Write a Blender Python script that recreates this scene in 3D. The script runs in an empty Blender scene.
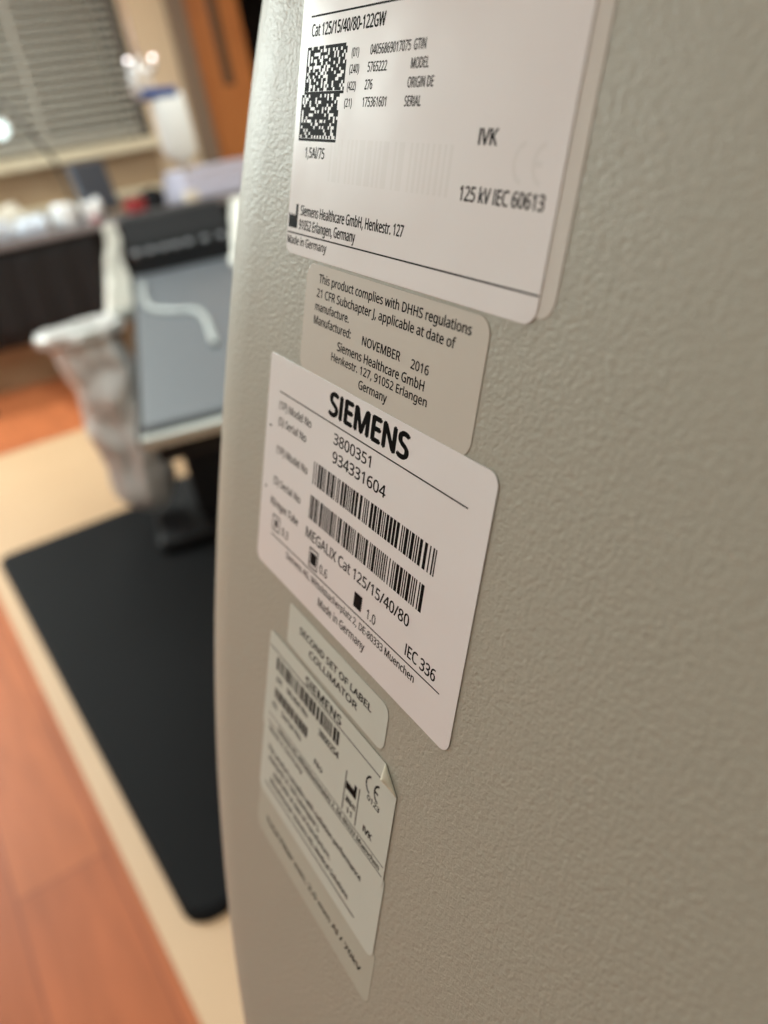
import bpy, bmesh, math, random
from mathutils import Vector, Matrix, noise

S = bpy.context.scene
COL = S.collection
rnd = random.Random(7)

# ------------------------------------------------------------------ camera
cam_d = bpy.data.cameras.new('camera')
cam = bpy.data.objects.new('camera', cam_d)
COL.objects.link(cam)
right = Vector((0.8185523, -0.5459695, -0.1785761))
up = Vector((0.3679368, 0.2595903, 0.8928804))
fwd = Vector((0.4411289, 0.7965740, -0.4133705))
cam.matrix_world = Matrix(((right.x, up.x, -fwd.x, 0), (right.y, up.y, -fwd.y, 0),
                           (right.z, up.z, -fwd.z, 1.0), (0, 0, 0, 1)))
cam_d.sensor_fit = 'VERTICAL'
cam_d.sensor_height = 36
cam_d.sensor_width = 27
cam_d.lens = 28.125
cam_d.clip_start = 0.005
cam_d.clip_end = 60
cam_d.dof.use_dof = True
cam_d.dof.focus_distance = 0.152
cam_d.dof.aperture_fstop = 9.8
S.camera = cam

# ------------------------------------------------------------------ view, world, lamps
S.view_settings.view_transform = 'Standard'
S.view_settings.look = 'None'
S.view_settings.gamma = 1
S.view_settings.use_curve_mapping = False
S.view_settings.exposure = 0.02
w = bpy.data.worlds.new('world')
S.world = w
w.use_nodes = True
w.node_tree.nodes['Background'].inputs[0].default_value = (0.9, 0.95, 1, 1)
w.node_tree.nodes['Background'].inputs[1].default_value = 0.3


def lamp(name, loc, size, power, color=(0.89, 1.0, 0.97), rot=(0, 0, 0)):
    d = bpy.data.lights.new(name, 'AREA')
    d.shape = 'RECTANGLE'
    d.size, d.size_y = size
    d.energy = power
    d.color = color
    o = bpy.data.objects.new(name, d)
    o.location = loc
    o.rotation_euler = rot
    COL.objects.link(o)


for lx, ly, pw in ((-0.9, 4.9, 60), (0.9, 2.2, 10), (0.9, 4.3, 24), (2.8, 3.0, 20), (-1.5, 1.2, 9), (1.7, 0.9, 20), (0.55, 1.2, 26)):  # unseen; the last two are added to lift the dim bags and cloths
    lamp('ceiling_lamp', (lx, ly, 2.74), (0.6, 1.2), pw)
# unseen lamp added at the far left to brighten the housing's left edge
aim = (Vector((0.1, 0.3, 0.85)) - Vector((-0.9, 5.0, 2.45))).to_track_quat('-Z', 'Y').to_euler()
lamp('tilted_ceiling_spot', (-0.9, 5.0, 2.45), (0.9, 0.6), 62, (0.89, 1.0, 0.96), aim)


# ------------------------------------------------------------------ materials
def lin(c):
    def f(x):
        x /= 255
        return x / 12.92 if x <= 0.04045 else ((x + 0.055) / 1.055) ** 2.4
    return (f(c[0]), f(c[1]), f(c[2]), 1)


def mat(name, rgb, rough=0.5, metal=0.0, bump=None, spec=0.5, vary=None, alpha=None, trans=0.0, emit=None):
    """bump = (scale, strength, distance); vary = (scale, other rgb)"""
    m = bpy.data.materials.new(name)
    m.use_nodes = True
    nt = m.node_tree
    b = nt.nodes['Principled BSDF']
    b.inputs['Base Color'].default_value = lin(rgb)
    b.inputs['Roughness'].default_value = rough
    b.inputs['Metallic'].default_value = metal
    b.inputs['Specular IOR Level'].default_value = spec
    b.inputs['Transmission Weight'].default_value = trans
    if alpha is not None:
        b.inputs['Alpha'].default_value = alpha
    if emit:
        b.inputs['Emission Color'].default_value = lin(rgb)
        b.inputs['Emission Strength'].default_value = emit
    tc = nt.nodes.new('ShaderNodeTexCoord')
    if vary:
        n = nt.nodes.new('ShaderNodeTexNoise')
        n.inputs['Scale'].default_value = vary[0]
        n.inputs['Detail'].default_value = 4
        nt.links.new(tc.outputs['Object'], n.inputs['Vector'])
        mx = nt.nodes.new('ShaderNodeMix')
        mx.data_type = 'RGBA'
        mx.inputs[6].default_value = lin(rgb)
        mx.inputs[7].default_value = lin(vary[1])
        nt.links.new(n.outputs[0], mx.inputs[0])
        nt.links.new(mx.outputs[2], b.inputs['Base Color'])
    if bump:
        n = nt.nodes.new('ShaderNodeTexNoise')
        n.inputs['Scale'].default_value = bump[0]
        n.inputs['Detail'].default_value = 1.5
        nt.links.new(tc.outputs['Object'], n.inputs['Vector'])
        bp = nt.nodes.new('ShaderNodeBump')
        bp.inputs['Strength'].default_value = bump[1]
        bp.inputs['Distance'].default_value = bump[2]
        nt.links.new(n.outputs[0], bp.inputs['Height'])
        nt.links.new(bp.outputs[0], b.inputs['Normal'])
    return m


def wood_floor():
    m = mat('red_brown_plank_floor', (190, 116, 78), 0.5, spec=0.15)
    nt = m.node_tree
    b = nt.nodes['Principled BSDF']
    tc = nt.nodes.new('ShaderNodeTexCoord')
    mp = nt.nodes.new('ShaderNodeMapping')
    mp.inputs['Rotation'].default_value = (0, 0, math.pi / 2)
    nt.links.new(tc.outputs['Object'], mp.inputs['Vector'])
    br = nt.nodes.new('ShaderNodeTexBrick')
    br.inputs['Color1'].default_value = lin((184, 106, 66))
    br.inputs['Color2'].default_value = lin((160, 86, 52))
    br.inputs['Mortar'].default_value = lin((140, 76, 50))
    br.inputs['Scale'].default_value = 1
    br.inputs['Brick Width'].default_value = 1.2
    br.inputs['Row Height'].default_value = 0.15
    br.inputs['Mortar Size'].default_value = 0.002
    nt.links.new(mp.outputs[0], br.inputs['Vector'])
    sc = nt.nodes.new('ShaderNodeMapping')
    sc.inputs['Scale'].default_value = (14, 1.6, 1)
    nt.links.new(tc.outputs['Object'], sc.inputs['Vector'])
    n = nt.nodes.new('ShaderNodeTexNoise')
    n.inputs['Scale'].default_value = 2.2
    n.inputs['Detail'].default_value = 5
    nt.links.new(sc.outputs[0], n.inputs['Vector'])
    mx = nt.nodes.new('ShaderNodeMix')
    mx.data_type = 'RGBA'
    mx.blend_type = 'OVERLAY'
    mx.inputs[0].default_value = 0.35
    nt.links.new(br.outputs[0], mx.inputs[6])
    nt.links.new(n.outputs[0], mx.inputs[7])
    nt.links.new(mx.outputs[2], b.inputs['Base Color'])
    return m


def housing_paint():
    m = mat('textured_cream_paint', (175, 174, 161), 0.46)
    nt = m.node_tree
    b = nt.nodes['Principled BSDF']
    b.inputs['Specular IOR Level'].default_value = 0.6
    tc = nt.nodes.new('ShaderNodeTexCoord')
    n1 = nt.nodes.new('ShaderNodeTexNoise')
    n1.inputs['Scale'].default_value = 900
    n1.inputs['Detail'].default_value = 1.2
    n1.inputs['Distortion'].default_value = 0.6
    nt.links.new(tc.outputs['Object'], n1.inputs['Vector'])
    n2 = nt.nodes.new('ShaderNodeTexNoise')
    n2.inputs['Scale'].default_value = 2200
    n2.inputs['Detail'].default_value = 1
    nt.links.new(tc.outputs['Object'], n2.inputs['Vector'])
    ad = nt.nodes.new('ShaderNodeMath')
    ad.operation = 'MULTIPLY_ADD'
    ad.inputs[1].default_value = 0.35
    nt.links.new(n2.outputs[0], ad.inputs[0])
    nt.links.new(n1.outputs[0], ad.inputs[2])
    bp = nt.nodes.new('ShaderNodeBump')
    bp.inputs['Strength'].default_value = 1.0
    bp.inputs['Distance'].default_value = 0.00019
    nt.links.new(ad.outputs[0], bp.inputs['Height'])
    nt.links.new(bp.outputs[0], b.inputs['Normal'])
    return m


M = {}
M['housing'] = housing_paint()
M['white_label'] = mat('white_vinyl_label', (240, 238, 239), 0.28, bump=(32, 0.4, 0.0016))
M['pewter_label'] = mat('warm_silver_label', (210, 205, 195), 0.45, spec=0.35)
M['clear_strip'] = mat('clear_matt_strip', (192, 192, 179), 0.5, spec=0.35)
M['label_edge'] = mat('cut_label_edge', (120, 114, 100), 0.7, spec=0.1)
M['under_label'] = mat('clear_laminate_label', (216, 212, 205), 0.3)
M['silver_label'] = mat('silver_polyester_label', (212, 216, 207), 0.5, spec=0.3, bump=(60, 0.25, 0.0006))
M['ink'] = mat('black_ink', (16, 15, 15), 0.6, spec=0.05)
M['grey_ink'] = mat('grey_ink', (70, 66, 62), 0.6, spec=0.05)
M['ghost_ink'] = mat('pale_grey_ink', (234, 232, 232), 0.3)
M['floor'] = wood_floor()
M['inlay'] = mat('beige_vinyl', (206, 172, 136), 0.5, vary=(3, (198, 162, 126)))
M['wall'] = mat('warm_wall_paint', (222, 198, 168), 0.7, bump=(90, 0.1, 0.002))
M['wall_white'] = mat('white_wall_paint', (226, 228, 226), 0.6, bump=(90, 0.1, 0.002))
M['wall_low'] = mat('brown_wall_board', (186, 160, 128), 0.6, vary=(5, (164, 134, 104)))
M['ceiling'] = mat('white_ceiling_tile', (225, 222, 215), 0.8)
M['sill'] = mat('cream_sill', (226, 212, 184), 0.45)
M['blind'] = mat('grey_blind_slat', (176, 170, 160), 0.5)
M['frame'] = mat('grey_brown_metal_frame', (128, 108, 92), 0.45)
M['dark_frame'] = mat('dark_window_frame', (84, 78, 72), 0.5)
M['door'] = mat('orange_brown_wood', (196, 124, 66), 0.4, vary=(6, (174, 104, 52)))
M['slot'] = mat('smoked_door_glass', (96, 70, 52), 0.2)
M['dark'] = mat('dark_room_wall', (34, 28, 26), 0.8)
M['black'] = mat('black_plastic', (24, 24, 27), 0.6, spec=0.25)
M['drape'] = mat('black_fabric', (26, 25, 28), 0.85, bump=(30, 0.3, 0.01))
M['mat'] = mat('black_rubber', (17, 17, 19), 0.7, spec=0.1, bump=(260, 0.25, 0.001))
M['grey_top'] = mat('blue_grey_pad', (94, 99, 106), 0.42)
M['rail'] = mat('pale_metal', (190, 192, 186), 0.35, metal=0.5)
M['chrome'] = mat('chrome', (225, 225, 228), 0.08, metal=1.0)
M['knob'] = mat('dark_metal_knob', (120, 122, 126), 0.25, metal=0.8)
M['white_cloth'] = mat('white_cloth', (236, 234, 226), 0.8, bump=(60, 0.4, 0.01))
M['plastic'] = mat('milky_plastic_film', (222, 220, 218), 0.16, alpha=0.96, bump=(18, 0.5, 0.02))
M['fluid'] = mat('milky_bag', (248, 248, 247), 0.25)
M['blue'] = mat('blue_plastic', (66, 92, 152), 0.4)
M['lilac'] = mat('lilac_sheet', (204, 202, 220), 0.7, bump=(25, 0.3, 0.01))
M['cream'] = mat('cream_card', (232, 222, 206), 0.6)
M['counter'] = mat('grey_worktop', (138, 134, 138), 0.4)
M['wrap'] = mat('white_blue_wrap', (214, 222, 236), 0.25, bump=(40, 0.6, 0.01))
M['white_plastic'] = mat('white_plastic', (232, 232, 234), 0.3)
M['screen_grey'] = mat('grey_monitor_shell', (84, 90, 102), 0.35)
M['screen_dark'] = mat('dark_grey_screen', (66, 72, 84), 0.35)
M['red'] = mat('red_plastic', (150, 40, 44), 0.4)
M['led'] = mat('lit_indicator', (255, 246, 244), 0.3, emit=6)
M['lamp_glow'] = mat('lit_lamp_face', (226, 246, 246), 0.3, emit=1.4)
M['cable'] = mat('pale_cable', (190, 196, 196), 0.35)
M['glass'] = mat('window_glass', (235, 240, 238), 0.02, alpha=0.15)
M['silver_edge'] = mat('cream_paper', (228, 222, 202), 0.5)
M['column'] = mat('cream_support_paint', (186, 178, 160), 0.5)


# ------------------------------------------------------------------ mesh helpers
def obj(name, bm, m, parent=None, smooth=False):
    bmesh.ops.recalc_face_normals(bm, faces=bm.faces)
    me = bpy.data.meshes.new(name)
    bm.to_mesh(me)
    bm.free()
    if smooth:
        for p in me.polygons:
            p.use_smooth = True
    me.materials.append(M[m])
    o = bpy.data.objects.new(name, me)
    COL.objects.link(o)
    if parent:
        o.parent = parent
    return o


def tag(o, label, cat, group=None):
    o['label'] = label
    o['category'] = cat
    if group:
        o['group'] = group
    return o


def thing(name, label, cat, loc=(0, 0, 0), rz=0.0, group=None):
    o = bpy.data.objects.new(name, None)
    COL.objects.link(o)
    o.empty_display_size = 0.05
    o.location = loc
    o.rotation_euler = (0, 0, rz)
    return tag(o, label, cat, group)


def struct(name, bm, m, parent=None):
    o = obj(name, bm, m, parent)
    if parent is None:
        o['kind'] = 'structure'
    return o


def box(bm, x0, x1, y0, y1, z0, z1, bev=0.0, seg=2):
    r = bmesh.ops.create_cube(bm, size=1)
    vs = r['verts']
    for v in vs:
        v.co = Vector((x0 + (v.co.x + .5) * (x1 - x0), y0 + (v.co.y + .5) * (y1 - y0), z0 + (v.co.z + .5) * (z1 - z0)))
    if bev:
        es = list({e for v in vs for e in v.link_edges})
        bmesh.ops.bevel(bm, geom=es, offset=bev, segments=seg, affect='EDGES', profile=0.5)
    return bm


def bx(*a, **k):
    return box(bmesh.new(), *a, **k)


def smooth_path(pts, n=8):
    P = [Vector(p) for p in pts]
    out = []
    for i in range(len(P) - 1):
        a, b = P[max(i - 1, 0)], P[i]
        c, d = P[i + 1], P[min(i + 2, len(P) - 1)]
        for k in range(n):
            t = k / n
            out.append(0.5 * ((2 * b) + (c - a) * t + (2 * a - 5 * b + 4 * c - d) * t * t + (3 * b - a - 3 * c + d) * t ** 3))
    out.append(P[-1])
    return out


def tube(bm, pts, r, seg=10, closed=False):
    P = [Vector(p) for p in pts]
    n = len(P)
    rings = []
    ref = None
    for i, p in enumerate(P):
        if closed:
            t = P[(i + 1) % n] - P[i - 1]
        else:
            t = P[min(i + 1, n - 1)] - P[max(i - 1, 0)]
        t.normalize()
        if ref is None:
            ref = t.orthogonal().normalized()
        a = (ref - t * ref.dot(t))
        a.normalize()
        ref = a
        b = t.cross(a)
        rr = r[i] if isinstance(r, (list, tuple)) else r
        rings.append([bm.verts.new(p + (a * math.cos(2 * math.pi * k / seg) + b * math.sin(2 * math.pi * k / seg)) * rr)
                      for k in range(seg)])
    m = n if closed else n - 1
    for i in range(m):
        A, B = rings[i], rings[(i + 1) % n]
        for k in range(seg):
            bm.faces.new((A[k], A[(k + 1) % seg], B[(k + 1) % seg], B[k]))
    if not closed:
        bm.faces.new(rings[0][::-1])
        bm.faces.new(rings[-1])
    return bm


def lathe(bm, prof, loc=(0, 0, 0), seg=24):
    loc = Vector(loc)
    rings = []
    for r, z in prof:
        rings.append([bm.verts.new(loc + Vector((r * math.cos(2 * math.pi * k / seg), r * math.sin(2 * math.pi * k / seg), z)))
                      for k in range(seg)])
    for A, B in zip(rings, rings[1:]):
        for k in range(seg):
            bm.faces.new((A[k], A[(k + 1) % seg], B[(k + 1) % seg], B[k]))
    bm.faces.new(rings[0][::-1])
    bm.faces.new(rings[-1])
    return bm


def grid(bm, fn, nu, nv, close_u=False):
    V = [[bm.verts.new(fn(i / (nu if close_u else nu - 1), j / (nv - 1))) for i in range(nu)] for j in range(nv)]
    for j in range(nv - 1):
        for i in range(nu if close_u else nu - 1):
            k = (i + 1) % nu
            bm.faces.new((V[j][i], V[j][k], V[j + 1][k], V[j + 1][i]))
    return V


def solid(o, t):
    md = o.modifiers.new('thickness', 'SOLIDIFY')
    md.thickness = t
    md.offset = 0
    return o


def jit(p, s, a):
    return Vector(noise.noise_vector(Vector(p) * s)) * a


# ------------------------------------------------------------------ the room
def slab(name, x0, x1, y0, y1, z0, z1, m):
    return struct(name, bx(x0, x1, y0, y1, z0, z1), m)


YB = 5.6
slab('floor', -2.6, 4.2, -2.2, 7.2, -0.06, 0.0, 'floor')
slab('floor_inlay', 0.02, 4.15, -2.15, 4.05, 0.0, 0.0015, 'inlay')
slab('ceiling', -2.6, 4.2, -2.2, 7.2, 2.8, 2.86, 'ceiling')
slab('wall_left', -2.7, -2.6, -2.2, 7.2, 0, 2.8, 'wall_white')
slab('wall_right', 4.2, 4.3, -2.2, 7.2, 0, 2.8, 'wall')
slab('wall_front', -2.6, 4.2, -2.3, -2.2, 0, 2.8, 'wall_white')
# back wall: pieces round the window and the doorway
slab('wall_back_below_window', 0.3, 1.97, YB, YB + 0.14, 0, 1.24, 'wall_low')
slab('wall_back_corner', -2.6, 0.3, YB, YB + 0.14, 0, 1.24, 'wall_white')
slab('wall_back_above_window', -2.6, 1.97, YB, YB + 0.14, 2.4, 2.8, 'wall_white')
slab('wall_back_left_of_window', -2.6, -0.6, YB, YB + 0.14, 1.24, 2.4, 'wall_white')
slab('wall_back_pier', 1.97, 2.26, YB, YB + 0.14, 0, 2.8, 'wall')
slab('wall_back_above_door', 2.26, 3.6, YB, YB + 0.14, 2.4, 2.8, 'wall')
slab('wall_back_right', 3.6, 4.2, YB, YB + 0.14, 0, 2.8, 'wall')
slab('wall_back_control_room', -2.6, 2.26, 7.1, 7.2, 0, 2.8, 'wall')
# dark corridor behind the open door
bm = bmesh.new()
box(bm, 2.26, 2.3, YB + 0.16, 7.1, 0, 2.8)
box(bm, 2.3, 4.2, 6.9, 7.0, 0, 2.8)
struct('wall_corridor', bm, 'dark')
slab('trim_1', -2.6, 1.99, YB - 0.09, YB, 1.235, 1.30, 'sill')
slab('trim_2', 0.3, 1.97, YB - 0.03, YB, 0.98, 1.02, 'sill')
slab('baseboard_back', -2.6, 2.26, YB - 0.02, YB, 0, 0.1, 'wall_low')

# window with its frame and pane
wn = struct('window_1', bx(-0.6, 1.97, YB + 0.10, YB + 0.13, 1.25, 1.30), 'dark_frame')
obj('window_frame', bx(1.90, 1.97, YB + 0.02, YB + 0.13, 1.30, 2.4), 'dark_frame', wn)
obj('window_frame', bx(-0.6, -0.53, YB + 0.02, YB + 0.13, 1.30, 2.4), 'dark_frame', wn)
obj('window_frame', bx(-0.53, 1.90, YB + 0.02, YB + 0.13, 2.34, 2.4), 'dark_frame', wn)
obj('window_pane', bx(-0.53, 1.90, YB + 0.08, YB + 0.086, 1.30, 2.34), 'glass', wn)

# venetian blind
bl = thing('venetian_blind', 'grey half-closed venetian blind hanging in the window above the cream sill', 'blind', (0.68, YB + 0.01, 2.33))
bm = bmesh.new()
z = 1.36
while z < 2.28:
    vs = [bm.verts.new((x, dy, zz - 2.33)) for x, dy, zz in
          ((-1.2, -0.014, z), (1.22, -0.014, z), (1.22, 0.014, z + 0.027), (-1.2, 0.014, z + 0.027))]
    bm.faces.new(vs)
    z += 0.050
sl = solid(obj('slats', bm, 'blind', bl), 0.0016)
obj('head_rail', bx(-1.2, 1.22, -0.02, 0.02, -0.035, 0.0), 'blind', bl)
obj('bottom_rail', bx(-1.2, 1.22, -0.012, 0.012, -1.0, -0.975), 'blind', bl)
for cx in (-0.6, 0.0, 0.62):
    obj('ladder_cord', bx(cx - 0.012, cx + 0.012, -0.0175, -0.0155, -0.98, -0.03), 'blind', bl)

# door frame, door leaf and its narrow glass
dj = struct('trim_3', bx(2.26, 2.37, YB - 0.06, YB + 0.16, 0, 2.4), 'frame')
dr = struct('door_1', bx(2.37, 2.76, YB - 0.02, YB + 0.025, 0.01, 2.38, bev=0.004), 'door')
obj('door_glass', bx(2.535, 2.615, YB - 0.026, YB + 0.030, 1.52, 2.2, bev=0.01), 'slot', dr)
bm = bmesh.new()
lathe(bm, [(0.028, 0), (0.028, 0.008), (0.012, 0.012), (0.012, 0.045), (0.026, 0.05), (0.026, 0.07), (0.016, 0.078)])
bmesh.ops.rotate(bm, verts=bm.verts, cent=(0, 0, 0), matrix=Matrix.Rotation(math.pi / 2, 3, 'X'))
bmesh.ops.translate(bm, verts=bm.verts, vec=(2.69, YB - 0.02, 1.12))
obj('door_handle', bm, 'rail', dr, smooth=True)

# ------------------------------------------------------------------ the tube housing
MM = 0.001
hs = thing('x_ray_tube_housing', 'large cream textured metal equipment housing with white and silver labels, filling the right side', 'equipment housing')
pu = Vector((-0.0490377, -0.9919257, -0.1169561))
pv = Vector((-0.2756880, 0.1259902, -0.9529547))
pn = Vector((-0.9599955, 0.0144873, 0.2796403))
p0 = Vector((0.0735870, 0.1327187, 0.9472182))
hs.matrix_world = Matrix(((pu.x, -pv.x, pn.x, p0.x), (pu.y, -pv.y, pn.y, p0.y), (pu.z, -pv.z, pn.z, p0.z), (0, 0, 0, 1)))
RF = 60.0     # edge fillet, mm
left = [(-8, -190), (-38, -172), (-58, -140), (-63.5, -110), (-67, -82), (-70, -64), (-72.5, -44), (-75.2, -14), (-76.4, 13), (-76.6, 43), (-76.2, 77),
        (-75.2, 96), (-71.3, 130), (-63, 166), (-52, 195), (-40, 223), (-24, 252), (0, 282), (36, 308), (80, 322)]
left = [(a - 3 - 0.81 * RF, b) for a, b in left]
outline = left + [(150, 322), (205, 308), (240, 275), (252, 230), (256, 60), (252, -100), (238, -150), (205, -182), (150, -198), (20, -200)]
loop = smooth_path([Vector((a, -b, 0)) for a, b in outline + outline[:1]], 6)[:-1]
# even spacing, then soften the tight corners so that the edge fillet fits
acc = [0.0]
for i in range(len(loop)):
    acc.append(acc[-1] + (loop[(i + 1) % len(loop)] - loop[i]).length)
even = []
j = 0
for k in range(180):
    d = acc[-1] * k / 180
    while acc[j + 1] < d:
        j += 1
    even.append(loop[j].lerp(loop[(j + 1) % len(loop)], (d - acc[j]) / max(1e-9, acc[j + 1] - acc[j])))
for _ in range(85):
    even = [even[i] * 0.5 + (even[i - 1] + even[(i + 1) % 180]) * 0.25 for i in range(180)]
loop = even
n = len(loop)
nrm = []
for i in range(n):
    t = (loop[(i + 1) % n] - loop[i - 1]).normalized()
    nrm.append(Vector((t.y, -t.x, 0)))
cen = sum(loop, Vector()) / n
if sum((loop[i] - cen).dot(nrm[i]) for i in range(n)) < 0:
    nrm = [-q for q in nrm]
bm = bmesh.new()
rings = []
steps = [(RF + 1.0, 0.0)] + [(RF * (1 - math.sin(t)), -RF * (1 - math.cos(t))) for t in [math.pi / 2 * k / 14 for k in range(15)]] + [(0, -150), (6, -160)]
for ins, zz in steps:
    rings.append([bm.verts.new((loop[i] - nrm[i] * ins + Vector((0, 0, zz))) * MM) for i in range(n)])
for A, B in zip(rings, rings[1:]):
    for k in range(n):
        bm.faces.new((A[k], A[(k + 1) % n], B[(k + 1) % n], B[k]))
for ring in (rings[0], rings[-1]):
    zc = ring[0].co.z
    inner = [ring]
    for f_ in (0.66, 0.33):
        inner.append([bm.verts.new((c0 := cen * MM).lerp(v.co, f_).xy.to_3d() + Vector((0, 0, zc))) for v in ring])
    for A, B in zip(inner, inner[1:]):
        for k in range(n):
            bm.faces.new((A[k], A[(k + 1) % n], B[(k + 1) % n], B[k]))
    hub = bm.verts.new((cen.x * MM, cen.y * MM, zc))
    for k in range(n):
        bm.faces.new((inner[-1][k], inner[-1][(k + 1) % n], hub))
obj('housing_shell', bm, 'housing', hs, smooth=True)
# mounting arm and floor column that carry it, behind it
bm = bmesh.new()
box(bm, -0.06, 0.06, -0.06, 0.06, -0.36, -0.158, bev=0.01)
obj('mounting_arm', bm, 'column', hs)
inv = hs.matrix_world.inverted()
bm = bx(0.34, 0.52, 0.03, 0.23, 0.0, 0.96, bev=0.015)
box(bm, 0.26, 0.62, -0.10, 0.34, 0.0, 0.05, bev=0.01)
bmesh.ops.transform(bm, matrix=inv, verts=bm.verts)
obj('floor_column', bm, 'column', hs)


# ---- labels: local millimetres, U to the right, V downwards
def rrect(u0, u1, v0, v1, r, cut=None, seg=7):
    pts = []
    rs = r if isinstance(r, (list, tuple)) else (r,) * 4
    cs = ((u0, v0, 180, rs[0]), (u1, v0, 270, rs[1]), (u1, v1, 0, rs[2]), (u0, v1, 90, rs[3]))
    for i, (cx, cy, a0, rr) in enumerate(cs):
        if cut and i == 1:
            pts += [(u1 - cut[0], v0), (u1, v0 + cut[1])]
            continue
        ox = cx + rr if cx == u0 else cx - rr
        oy = cy + rr if cy == v0 else cy - rr
        for k in range(seg + 1):
            a = math.radians(a0 + 90 * k / seg)
            pts.append((ox + rr * math.cos(a), oy + rr * math.sin(a)))
    return pts


def plate(name, pts, z0, z1, m, parent, label=None):
    bm = bmesh.new()
    e = 0.25
    cu = sum(p[0] for p in pts) / len(pts)
    cv = sum(p[1] for p in pts) / len(pts)
    def ring(z, ins):
        out = []
        for a, b in pts:
            d = Vector((cu - a, cv - b))
            l = d.length
            out.append(bm.verts.new(((a + d.x / l * ins) * MM, -(b + d.y / l * ins) * MM, z * MM)))
        return out
    R = [ring(z0, 0), ring(z1 - 0.03, 0), ring(z1, 0.12)]
    for i, (A, B) in enumerate(zip(R, R[1:])):
        for k in range(len(pts)):
            j = (k + 1) % len(pts)
            bm.faces.new((A[k], A[j], B[j], B[k])).material_index = 1 - i
    bm.faces.new(R[-1])
    bm.faces.new(R[0][::-1])
    o = obj(name, bm, m, parent)
    o.data.materials.append(M['label_edge'])
    if label:
        o['label'] = label
    return o


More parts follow.
